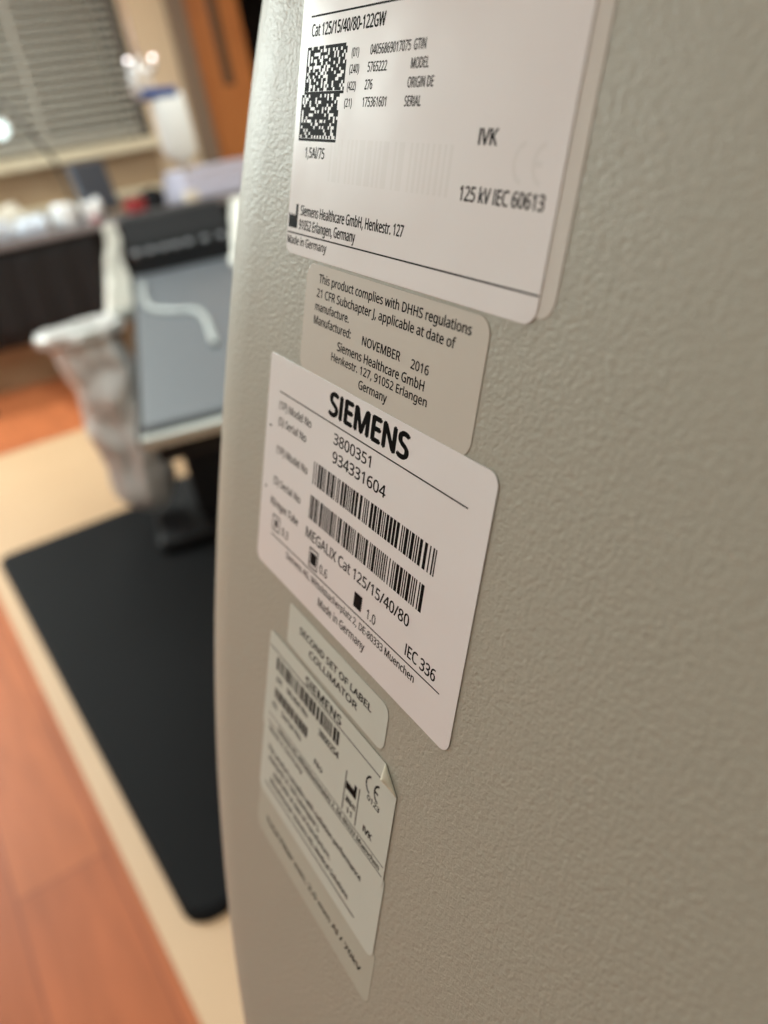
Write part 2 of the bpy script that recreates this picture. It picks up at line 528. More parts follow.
# printed letters: per character the advance, outline points and triangles (1/1000 em)
GLYPHS = '''(|201|126,-106 81,-43 51,28 33,104 27,184 33,265 51,342 81,415 126,480 181,480 140,413 110,340 93,264 87,185 93,108 110,32 140,-40 181,-106|7,9,8 7,10,9 6,10,7 6,11,10 5,11,6 5,12,11 4,12,5 4,13,12 4,14,13 3,14,4 3,15,14 2,15,3 2,16,15 1,16,2 1,17,16 0,17,1
)|201|21,-106 62,-40 91,32 109,108 115,185 109,264 91,340 61,413 20,480 76,480 120,415 151,342 169,265 175,184 169,104 151,28 120,-43 76,-106|7,9,8 7,10,9 7,11,10 6,11,7 6,12,11 5,12,6 5,13,12 4,13,5 3,13,4 3,14,13 2,14,3 2,15,14 1,15,2 1,16,15 0,16,1 0,17,16
,|180|28,-87 37,-47 47,-3 55,40 61,78 124,78 129,71 118,33 104,-8 87,-49 71,-87|3,5,4 3,6,5 3,7,6 2,7,3 2,8,7 1,8,2 1,9,8 0,9,1 0,10,9
-|216|27,154 27,206 189,206 189,154|0,2,1 0,3,2
.|180|89,-9 74,-7 60,1 51,15 48,36 51,57 60,71 74,79 89,81 106,79 119,71 129,57 132,36 129,15 119,1 106,-7|7,9,8 6,9,7 6,10,9 5,10,6 5,11,10 5,12,11 4,12,5 3,12,4 3,13,12 2,13,3 2,14,13 1,14,2 1,15,14 0,15,1
/|250|7,0 185,480 243,480 64,0|0,2,1 0,3,2
0|384|191,-7 121,10 72,59 43,137 33,240 37,313 49,373 69,422 99,458 140,480 191,487 262,471 312,422 341,344 351,240 347,169 335,108 314,59 284,23 243,1 191,44 237,56 268,92 286,154 291,240 286,326 268,388 237,424 191,437 145,424 115,388 98,326 92,240 98,154 115,93 145,56|9,11,10 8,11,9 8,12,11 7,28,8 28,12,8 7,29,28 27,12,28 7,30,29 26,12,27 26,13,12 6,30,7 6,31,30 25,13,26 5,31,6 25,14,13 5,32,31 24,14,25 4,32,5 3,32,4 3,33,32 23,14,24 23,15,14 23,16,15 3,34,33 22,16,23 2,34,3 22,17,16 2,35,34 21,17,22 21,18,17 1,35,2 1,20,35 20,18,21 1,18,20 1,19,18 0,19,1
1|384|181,0 181,335 181,361 181,381 182,399 183,418 173,408 164,400 154,391 142,381 91,339 60,379 189,480 238,480 238,0|11,13,12 11,5,13 5,14,13 11,6,5 4,14,5 11,7,6 11,8,7 3,14,4 11,9,8 2,14,3 11,10,9 1,14,2 0,14,1
2|384|32,0 32,49 158,176 191,210 219,240 241,268 257,296 266,324 269,355 263,390 246,415 219,431 185,436 152,433 123,424 96,409 69,390 38,430 68,452 102,470 141,482 185,486 245,478 291,452 320,412 330,359 326,322 314,288 296,256 271,224 241,190 207,155 107,56 107,54 349,54 349,0|20,22,21 19,22,20 19,23,22 18,23,19 18,12,23 12,11,23 11,24,23 17,12,18 17,13,12 17,14,13 10,24,11 16,15,17 15,14,17 9,24,10 9,25,24 8,25,9 8,26,25 7,26,8 6,26,7 6,27,26 5,27,6 5,28,27 4,28,5 4,29,28 3,29,4 3,30,29 2,30,3 2,31,30 1,31,2 1,32,31 1,33,32 1,34,33 1,35,34 0,35,1
3|384|162,-7 126,-5 92,-1 60,7 30,19 30,75 62,61 95,51 130,45 163,43 218,49 256,68 277,98 284,138 275,176 249,202 206,217 150,222 103,222 103,273 150,273 202,279 240,298 263,326 271,363 265,394 247,417 219,432 183,437 147,434 117,425 89,412 62,396 33,437 62,455 96,471 137,483 183,486 248,478 294,453 322,415 331,367 324,324 304,290 273,267 232,253 232,250 282,237 318,214 339,179 346,136 341,97 326,62 302,33 266,11 220,-2|36,38,37 35,38,36 35,39,38 34,39,35 33,39,34 33,28,39 28,27,39 27,40,39 32,31,33 31,30,33 30,29,33 29,28,33 26,40,27 25,40,26 25,41,40 24,41,25 24,42,41 23,42,24 22,42,23 22,43,42 21,43,22 21,44,43 20,44,21 18,20,19 18,44,20 18,45,44 18,46,45 18,47,46 18,17,47 17,48,47 16,48,17 15,48,16 15,49,48 14,49,15 14,50,49 13,50,14 12,50,13 12,51,50 11,51,12 11,52,51 4,6,5 10,52,11 10,53,52 4,7,6 4,8,7 9,53,10 4,9,8 4,53,9 4,54,53 3,54,4 3,55,54 2,55,3 1,55,2 1,0,55
4|384|244,0 244,109 14,109 14,159 240,482 301,482 301,162 371,162 371,109 301,109 301,0 72,162 244,162 244,313 244,345 245,372 246,396 247,419 244,419 238,406 231,392 223,378 216,367|3,18,4 18,5,4 18,17,5 17,6,5 3,19,18 16,6,17 3,20,19 15,6,16 3,21,20 3,22,21 14,6,15 3,11,22 13,6,14 12,6,13 3,12,11 3,6,12 3,7,6 3,8,7 2,8,3 1,8,2 0,9,1 9,8,1 0,10,9
5|384|167,-7 131,-5 97,0 67,8 42,19 42,75 69,62 101,52 135,46 167,44 215,50 253,69 277,101 285,147 278,189 257,219 219,238 165,244 145,244 122,241 100,238 83,234 54,253 72,480 312,480 312,426 122,426 111,287 124,289 142,291 162,293 185,294 251,285 302,257 335,213 346,153 334,87 299,36 242,4|22,26,23 26,24,23 26,25,24 22,27,26 30,32,31 29,32,30 28,32,29 27,32,28 22,32,27 22,33,32 22,17,33 17,16,33 16,34,33 21,20,22 20,19,22 19,18,22 18,17,22 15,34,16 14,34,15 14,35,34 13,35,14 13,36,35 12,36,13 11,36,12 11,37,36 4,6,5 10,37,11 4,7,6 4,8,7 9,37,10 4,9,8 4,37,9 4,38,37 3,38,4 2,38,3 2,0,38 1,0,2
6|384|200,-7 157,-1 118,16 84,45 59,86 42,139 37,205 39,256 46,307 59,354 79,397 108,434 146,462 195,480 257,486 271,486 288,485 303,483 316,480 316,430 303,433 288,436 273,437 258,438 215,434 181,422 153,404 132,380 117,351 106,318 100,282 96,244 100,244 119,266 143,284 174,296 214,300 270,291 314,262 343,216 353,154 342,87 311,36 263,4 199,43 238,50 268,70 288,105 294,154 288,195 271,227 242,247 201,254 172,251 146,241 126,226 110,208 100,187 97,166 100,137 108,108 122,82 142,61 168,48|13,15,14 13,16,15 13,17,16 13,18,17 12,18,13 12,20,18 20,19,18 11,23,12 23,22,12 22,21,12 21,20,12 11,24,23 11,25,24 10,25,11 10,26,25 10,27,26 9,27,10 9,28,27 8,28,9 8,29,28 8,30,29 7,30,8 35,37,36 34,37,35 34,38,37 33,38,34 7,31,30 32,52,33 52,38,33 52,51,38 51,39,38 6,31,7 32,53,52 32,54,53 50,39,51 6,32,31 6,54,32 6,55,54 49,39,50 6,56,55 49,40,39 6,57,56 5,57,6 48,40,49 5,58,57 5,59,58 47,40,48 47,41,40 4,59,5 4,60,59 4,61,60 46,41,47 46,42,41 3,61,4 3,62,61 45,42,46 3,63,62 44,42,45 3,44,63 2,44,3 2,42,44 2,43,42 1,43,2 1,0,43
7|384|91,0 288,426 30,426 30,480 351,480 351,434 156,0|2,4,3 2,5,4 2,1,5 1,6,5 0,6,1
8|384|193,-7 125,2 75,27 43,68 33,122 36,153 47,179 63,202 83,221 107,237 132,251 100,273 73,299 54,332 48,372 53,406 67,434 89,456 118,473 153,483 191,486 249,479 295,457 325,421 335,371 332,344 323,321 308,301 289,283 268,268 244,254 272,239 298,222 319,203 336,181 347,155 351,124 340,70 308,29 258,2 194,277 226,293 253,312 271,337 277,369 271,399 253,421 226,434 191,439 157,434 130,421 112,399 106,369 109,347 118,328 132,312 150,299 171,288 192,40 235,46 267,63 286,90 293,124 286,156 265,182 233,203 192,222 181,226 142,206 114,183 96,155 91,122 97,90 116,63 147,46|19,21,20 18,21,19 18,22,21 17,22,18 17,23,22 16,48,17 48,47,17 47,23,17 16,49,48 15,49,16 15,50,49 46,23,47 15,51,50 45,23,46 45,24,23 14,51,15 14,52,51 44,24,45 13,52,14 44,25,24 13,53,52 43,25,44 13,54,53 43,26,25 42,26,43 12,54,13 12,55,54 42,27,26 41,27,42 12,56,55 41,28,27 11,56,12 11,57,56 40,28,41 11,40,57 40,29,28 11,29,40 10,29,11 10,30,29 10,31,30 9,31,10 9,32,31 8,67,9 67,32,9 8,68,67 66,32,67 65,32,66 65,33,32 7,68,8 7,69,68 64,33,65 64,34,33 6,69,7 6,70,69 63,34,64 63,35,34 5,70,6 62,35,63 5,71,70 62,36,35 4,71,5 62,37,36 61,37,62 3,71,4 3,72,71 60,37,61 3,73,72 60,38,37 2,73,3 2,74,73 59,38,60 2,58,74 58,38,59 2,38,58 2,39,38 1,39,2 1,0,39
9|384|129,-7 114,-6 98,-5 82,-3 69,0 69,50 96,44 128,42 171,46 205,57 233,75 254,99 269,128 280,161 286,197 289,235 285,235 267,214 243,196 211,183 171,179 115,189 72,217 43,263 34,324 38,371 53,411 76,443 106,467 143,481 187,486 230,480 269,463 302,434 328,393 344,340 349,275 347,223 340,173 327,125 307,82 279,46 240,17 191,-1 184,226 214,229 240,239 261,254 276,272 286,292 289,314 287,342 278,371 264,397 244,418 218,432 187,437 149,430 119,409 99,374 92,325 98,284 115,252 143,232|29,31,30 28,31,29 28,32,31 27,32,28 27,33,32 26,57,27 57,56,27 56,33,27 55,33,56 55,34,33 54,34,55 26,58,57 53,34,54 25,58,26 25,59,58 52,34,53 52,35,34 25,60,59 24,60,25 51,35,52 50,35,51 50,36,35 24,61,60 23,61,24 49,36,50 48,36,49 23,62,61 48,37,36 47,37,48 22,62,23 46,15,47 15,37,47 22,63,62 45,16,46 16,15,46 45,17,16 14,37,15 22,44,63 44,17,45 22,17,44 14,38,37 21,17,22 21,18,17 13,38,14 21,19,18 20,19,21 13,39,38 12,39,13 11,39,12 11,40,39 10,40,11 10,41,40 9,41,10 8,41,9 4,6,5 8,42,41 7,42,8 4,7,6 4,42,7 4,43,42 3,43,4 3,0,43 2,0,3 1,0,2
:|180|89,-9 74,-7 60,1 51,15 48,36 51,57 60,71 74,79 89,81 106,79 119,71 129,57 132,36 129,15 119,1 106,-7 89,278 74,281 60,289 51,303 48,324 51,345 60,359 74,367 89,369 106,367 119,359 129,345 132,324 129,303 119,289 106,281|23,25,24 22,25,23 22,26,25 21,26,22 21,27,26 20,27,21 20,28,27 19,28,20 19,29,28 18,29,19 18,30,29 17,30,18 17,31,30 16,31,17 7,9,8 6,9,7 6,10,9 5,10,6 5,11,10 5,12,11 4,12,5 3,12,4 3,13,12 2,13,3 2,14,13 1,14,2 1,15,14 0,15,1
A|429|0,0 187,482 242,482 428,0 366,0 308,148 118,148 61,0 138,202 290,202 236,347 234,355 230,367 225,381 221,396 217,409 214,419 209,399 203,378 197,361 193,347|0,2,1 0,16,2 16,3,2 0,17,16 15,3,16 14,3,15 0,18,17 13,3,14 12,3,13 0,19,18 11,3,12 0,20,19 10,3,11 0,8,20 9,3,10 0,6,8 6,9,8 6,5,9 5,3,9 0,7,6 4,3,5
B|437|65,0 65,480 202,480 281,473 338,453 373,417 384,361 378,322 361,290 332,268 293,255 293,251 322,244 348,234 369,218 386,197 397,170 400,136 389,79 356,36 303,9 234,0 126,275 214,275 266,280 299,295 316,320 322,354 315,388 294,411 258,424 205,428 126,428 126,51 222,51 276,57 311,76 330,105 336,141 329,175 310,202 274,219 218,225 126,225|0,32,1 32,2,1 32,3,2 32,4,3 32,31,4 31,5,4 0,22,32 30,5,31 29,5,30 29,6,5 28,6,29 27,6,28 27,7,6 26,7,27 26,8,7 25,8,26 24,8,25 24,9,8 23,9,24 0,43,22 43,23,22 43,9,23 43,10,9 43,11,10 43,12,11 43,13,12 43,42,13 42,14,13 0,33,43 41,14,42 40,14,41 40,15,14 39,15,40 39,16,15 38,16,39 38,17,16 37,17,38 37,18,17 36,18,37 36,19,18 35,19,36 34,19,35 0,34,33 0,19,34 0,20,19 0,21,20
C|424|261,-7 194,1 139,24 96,60 65,109 47,170 41,240 48,309 67,368 100,418 146,455 203,478 271,486 342,479 404,458 379,407 356,417 330,425 302,431 271,433 202,420 149,381 116,320 105,240 115,160 146,98 198,59 270,46 301,48 330,52 358,58 385,65 385,13 358,4 329,-2 298,-6|11,13,12 11,14,13 10,14,11 10,18,14 18,17,14 17,16,14 16,15,14 9,19,10 19,18,10 9,20,19 9,21,20 8,21,9 8,22,21 7,22,8 7,23,22 6,23,7 5,23,6 5,24,23 4,24,5 4,25,24 3,25,4 3,26,25 30,32,31 2,26,3 2,27,26 29,32,30 28,32,29 27,32,28 2,32,27 1,32,2 1,33,32 1,34,33 0,34,1 0,35,34
D|490|65,0 65,480 213,480 281,473 338,453 385,419 420,374 442,315 449,244 433,138 383,61 304,15 199,0 126,52 191,52 337,99 385,242 374,326 338,383 281,417 204,428 126,428|0,21,1 21,2,1 21,3,2 21,4,3 21,20,4 20,5,4 0,13,21 19,5,20 19,6,5 18,6,19 17,6,18 17,7,6 16,7,17 16,8,7 16,9,8 15,9,16 15,10,9 14,10,15 14,11,10 0,14,13 0,11,14 0,12,11
E|373|65,0 65,480 333,480 333,426 126,426 126,277 321,277 321,224 126,224 126,53 333,53 333,0|0,4,1 4,2,1 4,3,2 0,5,4 0,8,5 8,6,5 8,7,6 0,9,8 0,10,9 0,11,10
F|349|65,0 65,480 333,480 333,426 126,426 126,257 320,257 320,203 126,203 126,0|0,4,1 4,2,1 4,3,2 0,5,4 0,8,5 8,6,5 8,7,6 0,9,8
G|489|271,-7 202,1 145,23 100,59 67,108 48,169 41,240 48,310 71,370 107,419 155,456 217,479 289,486 329,484 366,479 400,470 433,458 410,406 383,416 352,425 320,431 286,433 210,420 152,381 116,320 104,240 109,186 123,139 146,100 181,70 226,52 285,46 314,47 338,49 360,53 379,57 379,199 273,199 273,253 439,253 439,18 400,7 361,-1 318,-5|11,13,12 11,14,13 11,15,14 10,15,11 10,16,15 10,20,16 20,19,16 19,18,16 18,17,16 9,21,10 21,20,10 9,22,21 9,23,22 8,23,9 8,24,23 7,24,8 7,25,24 6,25,7 37,39,38 37,36,39 36,40,39 5,25,6 5,26,25 35,40,36 5,27,26 4,27,5 4,28,27 3,28,4 3,29,28 3,30,29 2,30,3 34,40,35 33,40,34 2,31,30 32,40,33 31,40,32 2,40,31 1,40,2 1,41,40 1,42,41 0,42,1 0,43,42
H|498|65,0 65,480 126,480 126,277 371,277 371,480 432,480 432,0 371,0 371,224 126,224 126,0|0,2,1 0,3,2 4,6,5 4,7,6 0,10,3 10,4,3 10,9,4 9,7,4 0,11,10 8,7,9
I|190|65,0 65,480 126,480 126,0|0,2,1 0,3,2
J|183|-3,-128 -18,-127 -31,-125 -42,-122 -52,-119 -52,-68 -41,-70 -30,-73 -17,-74 -4,-75 12,-73 28,-68 42,-59 52,-44 59,-24 62,3 62,480 122,480 122,7 114,-53 88,-95 48,-119|15,17,16 15,18,17 15,19,18 14,19,15 13,19,14 12,19,13 12,20,19 11,20,12 4,6,5 10,20,11 4,7,6 4,8,7 9,20,10 4,9,8 4,20,9 4,21,20 3,21,4 3,0,21 2,0,3 1,0,2
K|416|65,0 65,480 126,480 126,243 146,266 167,289 187,312 208,334 338,480 408,480 218,271 416,0 345,0 175,229 126,186 126,0|0,2,1 0,3,2 7,9,8 7,10,9 6,10,7 5,10,6 4,10,5 4,11,10 3,13,4 13,11,4 0,14,3 14,13,3 12,11,13 0,15,14
L|352|65,0 65,480 126,480 126,54 335,54 335,0|0,2,1 0,3,2 0,4,3 0,5,4
M|609|65,0 65,480 154,480 302,87 305,87 455,480 544,480 544,0 484,0 484,295 485,330 486,364 487,395 489,420 486,420 326,0 277,0 119,420 116,420 118,396 120,364 121,328 121,291 121,0|0,18,1 18,2,1 18,17,2 17,3,2 4,14,5 14,6,5 14,13,6 13,7,6 0,19,18 16,3,17 4,15,14 12,7,13 0,20,19 11,7,12 0,21,20 10,7,11 9,7,10 0,22,21 8,7,9 0,23,22 16,4,3 16,15,4
N|510|65,0 65,480 135,480 391,83 394,83 393,96 392,115 391,137 390,162 389,186 389,209 389,480 445,480 445,0 375,0 118,398 116,398 117,372 119,340 120,304 121,268 121,0|0,16,1 16,2,1 16,15,2 15,3,2 10,12,11 10,13,12 0,17,16 14,3,15 0,18,17 0,19,18 0,20,19 0,21,20 9,13,10 8,13,9 7,13,8 6,13,7 5,13,6 4,13,5 14,4,3 14,13,4
O|525|263,-7 194,1 139,24 96,61 65,111 47,171 41,241 47,310 65,370 96,419 139,456 195,479 263,487 329,479 384,456 427,420 458,370 477,310 484,240 477,171 458,110 427,61 384,24 329,1 263,46 333,59 382,98 410,159 420,240 410,321 382,382 334,421 263,434 193,421 143,382 114,321 105,240 114,159 143,98 192,59|11,13,12 11,14,13 10,14,11 10,15,14 9,32,10 32,15,10 9,33,32 31,15,32 9,34,33 30,15,31 30,16,15 8,34,9 8,35,34 29,16,30 29,17,16 7,35,8 7,36,35 28,17,29 6,36,7 28,18,17 5,36,6 5,37,36 27,18,28 27,19,18 4,37,5 27,20,19 4,38,37 26,20,27 3,38,4 26,21,20 3,39,38 25,21,26 2,39,3 25,22,21 2,24,39 24,22,25 2,22,24 1,22,2 1,23,22 0,23,1
P|406|65,0 65,480 192,480 273,470 329,443 361,398 372,338 368,300 354,264 330,233 294,208 245,192 181,187 126,187 126,0 126,238 174,238 234,244 276,261 301,290 310,336 302,376 280,405 242,422 187,428 126,428|0,25,1 25,2,1 25,3,2 25,4,3 25,24,4 24,23,4 23,5,4 0,15,25 22,5,23 21,5,22 21,6,5 20,6,21 20,7,6 19,7,20 19,8,7 18,8,19 18,9,8 17,9,18 16,9,17 0,13,15 13,16,15 13,9,16 13,10,9 13,11,10 13,12,11 0,14,13
R|418|65,0 65,480 197,480 275,471 329,446 361,403 372,343 369,308 358,279 342,256 322,239 300,225 276,215 408,0 337,0 221,198 126,198 126,0 126,249 197,249 248,255 283,272 303,301 310,340 303,381 281,407 245,422 194,427 126,427|0,28,1 28,2,1 28,3,2 28,4,3 28,27,4 27,26,4 26,5,4 0,18,28 25,5,26 24,5,25 24,6,5 23,6,24 23,7,6 22,7,23 22,8,7 21,8,22 21,9,8 20,9,21 20,10,9 19,10,20 0,16,18 16,19,18 16,10,19 16,11,10 16,12,11 16,15,12 15,13,12 0,17,16 14,13,15
S|369|166,-7 127,-5 91,-1 60,7 34,16 34,74 61,64 94,54 131,48 169,46 216,51 249,66 270,91 277,123 274,145 267,163 253,178 232,192 203,207 164,222 110,246 72,276 48,314 40,364 45,400 60,429 83,454 114,471 151,483 193,486 231,484 266,479 297,470 326,459 307,408 281,418 253,426 223,431 192,433 153,428 124,414 107,392 101,363 104,341 111,323 125,308 144,294 171,281 206,267 245,251 278,233 303,214 322,191 333,163 337,128 326,72 291,29 236,2|28,30,29 28,31,30 27,31,28 27,32,31 26,32,27 26,33,32 26,37,33 37,36,33 36,35,33 35,34,33 25,38,26 38,37,26 25,39,38 24,39,25 24,40,39 24,41,40 23,41,24 23,42,41 22,42,23 22,43,42 22,44,43 22,45,44 21,45,22 21,46,45 21,47,46 21,48,47 20,48,21 20,49,48 20,50,49 19,50,20 19,51,50 18,51,19 18,52,51 17,52,18 16,52,17 16,53,52 15,53,16 15,54,53 14,54,15 13,54,14 13,55,54 12,55,13 11,55,12 4,6,5 11,56,55 10,56,11 4,7,6 4,8,7 9,56,10 4,9,8 4,56,9 4,57,56 3,57,4 2,57,3 2,0,57 1,0,2
T|373|156,0 156,426 7,426 7,480 366,480 366,426 217,426 217,0|2,4,3 2,5,4 1,5,2 0,6,1 6,5,1 0,7,6
V|403|171,0 0,480 63,480 171,172 181,143 189,117 196,91 201,67 207,91 214,117 222,144 232,173 339,480 403,480 232,0|0,2,1 0,3,2 11,13,12 11,14,13 10,14,11 0,4,3 9,14,10 0,5,4 8,14,9 0,6,5 7,14,8 0,7,6 0,14,7
W|625|135,0 8,480 71,480 146,187 153,156 160,127 165,99 169,73 173,100 179,130 186,160 194,190 279,480 341,480 429,188 438,157 445,127 451,98 455,73 459,98 465,127 471,156 479,187 553,480 616,480 488,0 427,0 334,314 328,334 323,353 318,372 314,388 311,401 310,409 308,395 303,372 295,343 287,312 196,0|0,2,1 0,3,2 11,13,12 11,33,13 33,14,13 22,24,23 22,25,24 11,34,33 32,14,33 31,14,32 11,35,34 30,14,31 11,36,35 29,14,30 28,14,29 11,37,36 27,14,28 26,14,27 11,38,37 10,38,11 26,15,14 21,25,22 0,4,3 9,38,10 26,16,15 20,25,21 0,5,4 8,38,9 0,6,5 26,17,16 19,25,20 7,38,8 0,7,6 18,25,19 26,18,17 0,38,7 26,25,18
X|394|3,0 162,250 13,480 80,480 197,291 316,480 379,480 231,251 391,0 322,0 195,208 66,0|1,3,2 1,4,3 4,6,5 4,7,6 1,7,4 1,8,7 0,10,1 10,8,1 0,11,10 9,8,10
a|377|144,-7 100,0 63,19 39,52 31,100 41,148 73,183 127,206 203,215 265,217 265,238 260,277 245,301 222,314 190,318 163,316 136,310 112,301 89,291 71,335 96,347 126,357 159,364 193,366 251,359 291,337 314,300 322,245 322,0 279,0 268,51 265,51 241,25 216,7 185,-3 158,41 200,47 234,66 256,98 264,144 264,176 211,174 154,167 118,152 98,130 92,99 97,73 110,55 132,44|22,24,23 21,24,22 21,25,24 20,25,21 19,25,20 19,13,25 13,26,25 18,17,19 17,16,19 16,15,19 15,14,19 14,13,19 12,26,13 11,26,12 11,27,26 10,27,11 10,28,27 9,28,10 8,40,9 40,28,9 7,40,8 6,40,7 5,42,6 42,41,6 41,40,6 39,28,40 5,43,42 5,44,43 4,44,5 38,28,39 4,45,44 3,45,4 3,46,45 37,30,38 30,28,38 3,47,46 36,31,37 31,30,37 3,48,47 2,48,3 36,32,31 29,28,30 35,32,36 2,35,48 2,32,35 2,33,32 1,33,2 1,34,33 0,34,1
b|413|228,-7 189,-3 158,9 134,26 116,46 111,46 99,0 57,0 57,510 116,510 116,386 116,364 115,344 114,326 113,312 116,312 134,333 158,351 189,362 228,366 288,354 335,319 366,261 376,180 366,99 335,40 288,5 219,42 261,51 291,78 309,121 315,181 291,283 218,317 169,309 138,284 122,242 116,182 116,179 122,121 138,78 169,51|7,9,8 7,10,9 7,11,10 18,20,19 7,12,11 17,20,18 17,21,20 16,21,17 7,13,12 15,33,16 33,21,16 7,14,13 33,22,21 15,34,33 32,22,33 7,15,14 7,36,15 36,35,15 35,34,15 31,22,32 31,23,22 7,37,36 7,38,37 30,23,31 30,24,23 7,39,38 29,24,30 7,40,39 29,25,24 28,25,29 7,5,40 5,41,40 27,25,28 5,4,41 4,27,41 7,6,5 3,27,4 3,25,27 3,26,25 2,26,3 1,26,2 1,0,26
c|322|201,-7 156,-2 117,13 83,38 58,73 42,120 37,178 42,238 59,286 85,322 119,347 160,362 206,367 233,365 259,361 282,355 300,347 282,298 265,304 244,310 224,314 204,315 125,281 98,179 105,121 124,79 156,53 201,44 229,46 253,50 274,57 294,65 294,13 275,4 254,-2 230,-5|11,13,12 11,14,13 10,14,11 10,15,14 10,16,15 9,16,10 9,21,16 21,20,16 20,19,16 19,18,16 18,17,16 8,21,9 8,22,21 7,22,8 7,23,22 6,23,7 6,24,23 5,24,6 5,25,24 4,25,5 4,26,25 3,26,4 30,32,31 29,32,30 3,27,26 28,32,29 27,32,28 3,32,27 2,32,3 1,32,2 1,33,32 1,34,33 1,35,34 0,35,1
d|413|185,-7 124,5 77,40 47,98 37,179 47,261 78,319 125,355 185,367 223,363 254,351 278,334 297,314 301,314 300,324 299,339 297,355 297,367 297,510 356,510 356,0 308,0 300,48 297,48 278,27 254,9 223,-3 194,42 243,50 274,74 292,113 298,168 298,179 292,238 275,282 244,309 193,318 152,308 122,280 104,235 98,178 104,121 122,78 152,51|17,19,18 17,20,19 7,9,8 16,20,17 7,10,9 6,10,7 15,20,16 6,11,10 14,20,15 6,36,11 36,12,11 13,20,14 5,37,6 37,36,6 35,12,36 35,13,12 35,34,13 34,33,13 33,20,13 5,38,37 5,39,38 4,39,5 32,20,33 4,40,39 3,40,4 31,20,32 3,41,40 30,20,31 3,42,41 29,20,30 2,42,3 2,43,42 28,22,29 22,20,29 2,27,43 27,23,28 23,22,28 27,24,23 21,20,22 2,24,27 1,24,2 1,25,24 1,26,25 0,26,1
e|379|210,-7 162,-2 120,14 85,40 59,76 42,122 37,177 42,232 57,279 81,316 112,344 151,361 196,367 239,362 276,347 305,322 327,290 340,250 345,204 345,169 98,169 107,115 129,76 165,52 213,44 245,45 274,50 301,58 328,69 328,17 301,6 274,-1 245,-5 99,216 283,216 277,257 262,290 234,311 195,318 158,312 129,291 109,259|11,13,12 11,14,13 10,14,11 10,15,14 9,15,10 9,38,15 38,37,15 37,16,15 9,39,38 8,39,9 8,40,39 36,16,37 8,41,40 35,16,36 35,17,16 7,41,8 7,33,41 34,17,35 34,18,17 6,33,7 6,34,33 6,18,34 6,19,18 5,20,6 20,19,6 5,21,20 4,21,5 4,22,21 3,22,4 3,23,22 27,29,28 26,29,27 3,24,23 25,29,26 24,29,25 3,29,24 2,29,3 2,30,29 1,30,2 1,31,30 1,32,31 0,32,1
f|231|73,0 73,314 10,314 10,342 73,362 73,383 81,443 104,483 141,506 190,514 211,513 229,510 246,506 260,502 244,455 233,459 220,462 205,465 191,465 165,460 147,446 136,420 132,383 132,360 223,360 223,314 132,314 132,0|8,10,9 8,11,10 8,12,11 7,12,8 7,13,12 7,16,13 16,15,13 15,14,13 6,19,7 19,18,7 18,17,7 17,16,7 6,20,19 6,21,20 5,21,6 5,22,21 5,23,22 4,23,5 3,23,4 3,24,23 3,25,24 2,25,3 1,25,2 0,26,1 26,25,1 0,27,26
g|413|195,-161 123,-155 65,-138 65,-84 125,-105 198,-112 240,-105 271,-85 291,-53 298,-11 298,3 298,13 298,27 299,39 300,48 297,48 251,7 185,-7 123,6 76,42 47,101 37,179 47,256 76,316 123,354 185,367 219,363 249,353 275,336 298,312 301,312 309,360 356,360 356,-6 346,-74 317,-122 267,-151 194,42 241,49 273,71 292,109 298,165 298,179 292,243 273,285 240,309 193,317 153,308 123,281 104,237 98,179 104,120 123,77 153,50|24,26,25 24,27,26 30,32,31 30,33,32 23,27,24 23,28,27 23,46,28 46,29,28 23,47,46 45,29,46 22,47,23 45,30,29 45,44,30 44,43,30 43,33,30 22,48,47 22,49,48 21,49,22 42,33,43 21,50,49 20,50,21 41,33,42 20,51,50 40,33,41 20,52,51 39,14,40 14,33,40 19,52,20 19,53,52 38,14,39 19,37,53 37,15,38 15,14,38 37,16,15 13,33,14 18,37,19 18,16,37 12,33,13 11,33,12 10,33,11 18,17,16 9,33,10 9,34,33 8,34,9 7,34,8 7,35,34 2,4,3 6,35,7 2,5,4 5,35,6 2,35,5 2,36,35 1,36,2 1,0,36
h|415|57,0 57,510 116,510 116,361 115,335 113,310 117,310 137,334 164,352 195,362 229,366 287,358 328,335 352,294 361,234 361,0 302,0 302,230 282,295 222,317 171,309 139,283 122,242 116,186 116,0|0,2,1 0,3,2 9,11,10 8,11,9 0,4,3 8,12,11 7,12,8 7,13,12 0,5,4 6,19,7 19,13,7 6,20,19 18,13,19 0,6,5 0,22,6 22,21,6 21,20,6 17,13,18 17,14,13 0,23,22 17,15,14 16,15,17 0,24,23
i|173|57,0 57,360 116,360 116,0 87,420 74,422 62,429 55,441 52,457 55,474 62,486 74,493 87,495 100,493 111,486 119,474 122,457 119,441 111,429 100,422|11,13,12 10,13,11 10,14,13 9,14,10 9,15,14 8,15,9 8,16,15 7,16,8 7,17,16 6,17,7 6,18,17 5,18,6 5,19,18 4,19,5 0,2,1 0,3,2
k|359|57,0 57,510 116,510 116,244 115,231 115,216 114,199 113,185 116,185 121,192 128,201 136,211 144,221 152,231 158,238 273,360 343,360 197,206 353,0 281,0 156,168 116,132 116,0|0,2,1 0,3,2 14,16,15 14,17,16 0,4,3 13,17,14 0,5,4 12,17,13 11,17,12 0,6,5 10,17,11 10,18,17 9,20,10 20,18,10 0,7,6 8,20,9 0,8,7 0,21,8 21,20,8 19,18,20 0,22,21
l|173|57,0 57,510 116,510 116,0|0,2,1 0,3,2
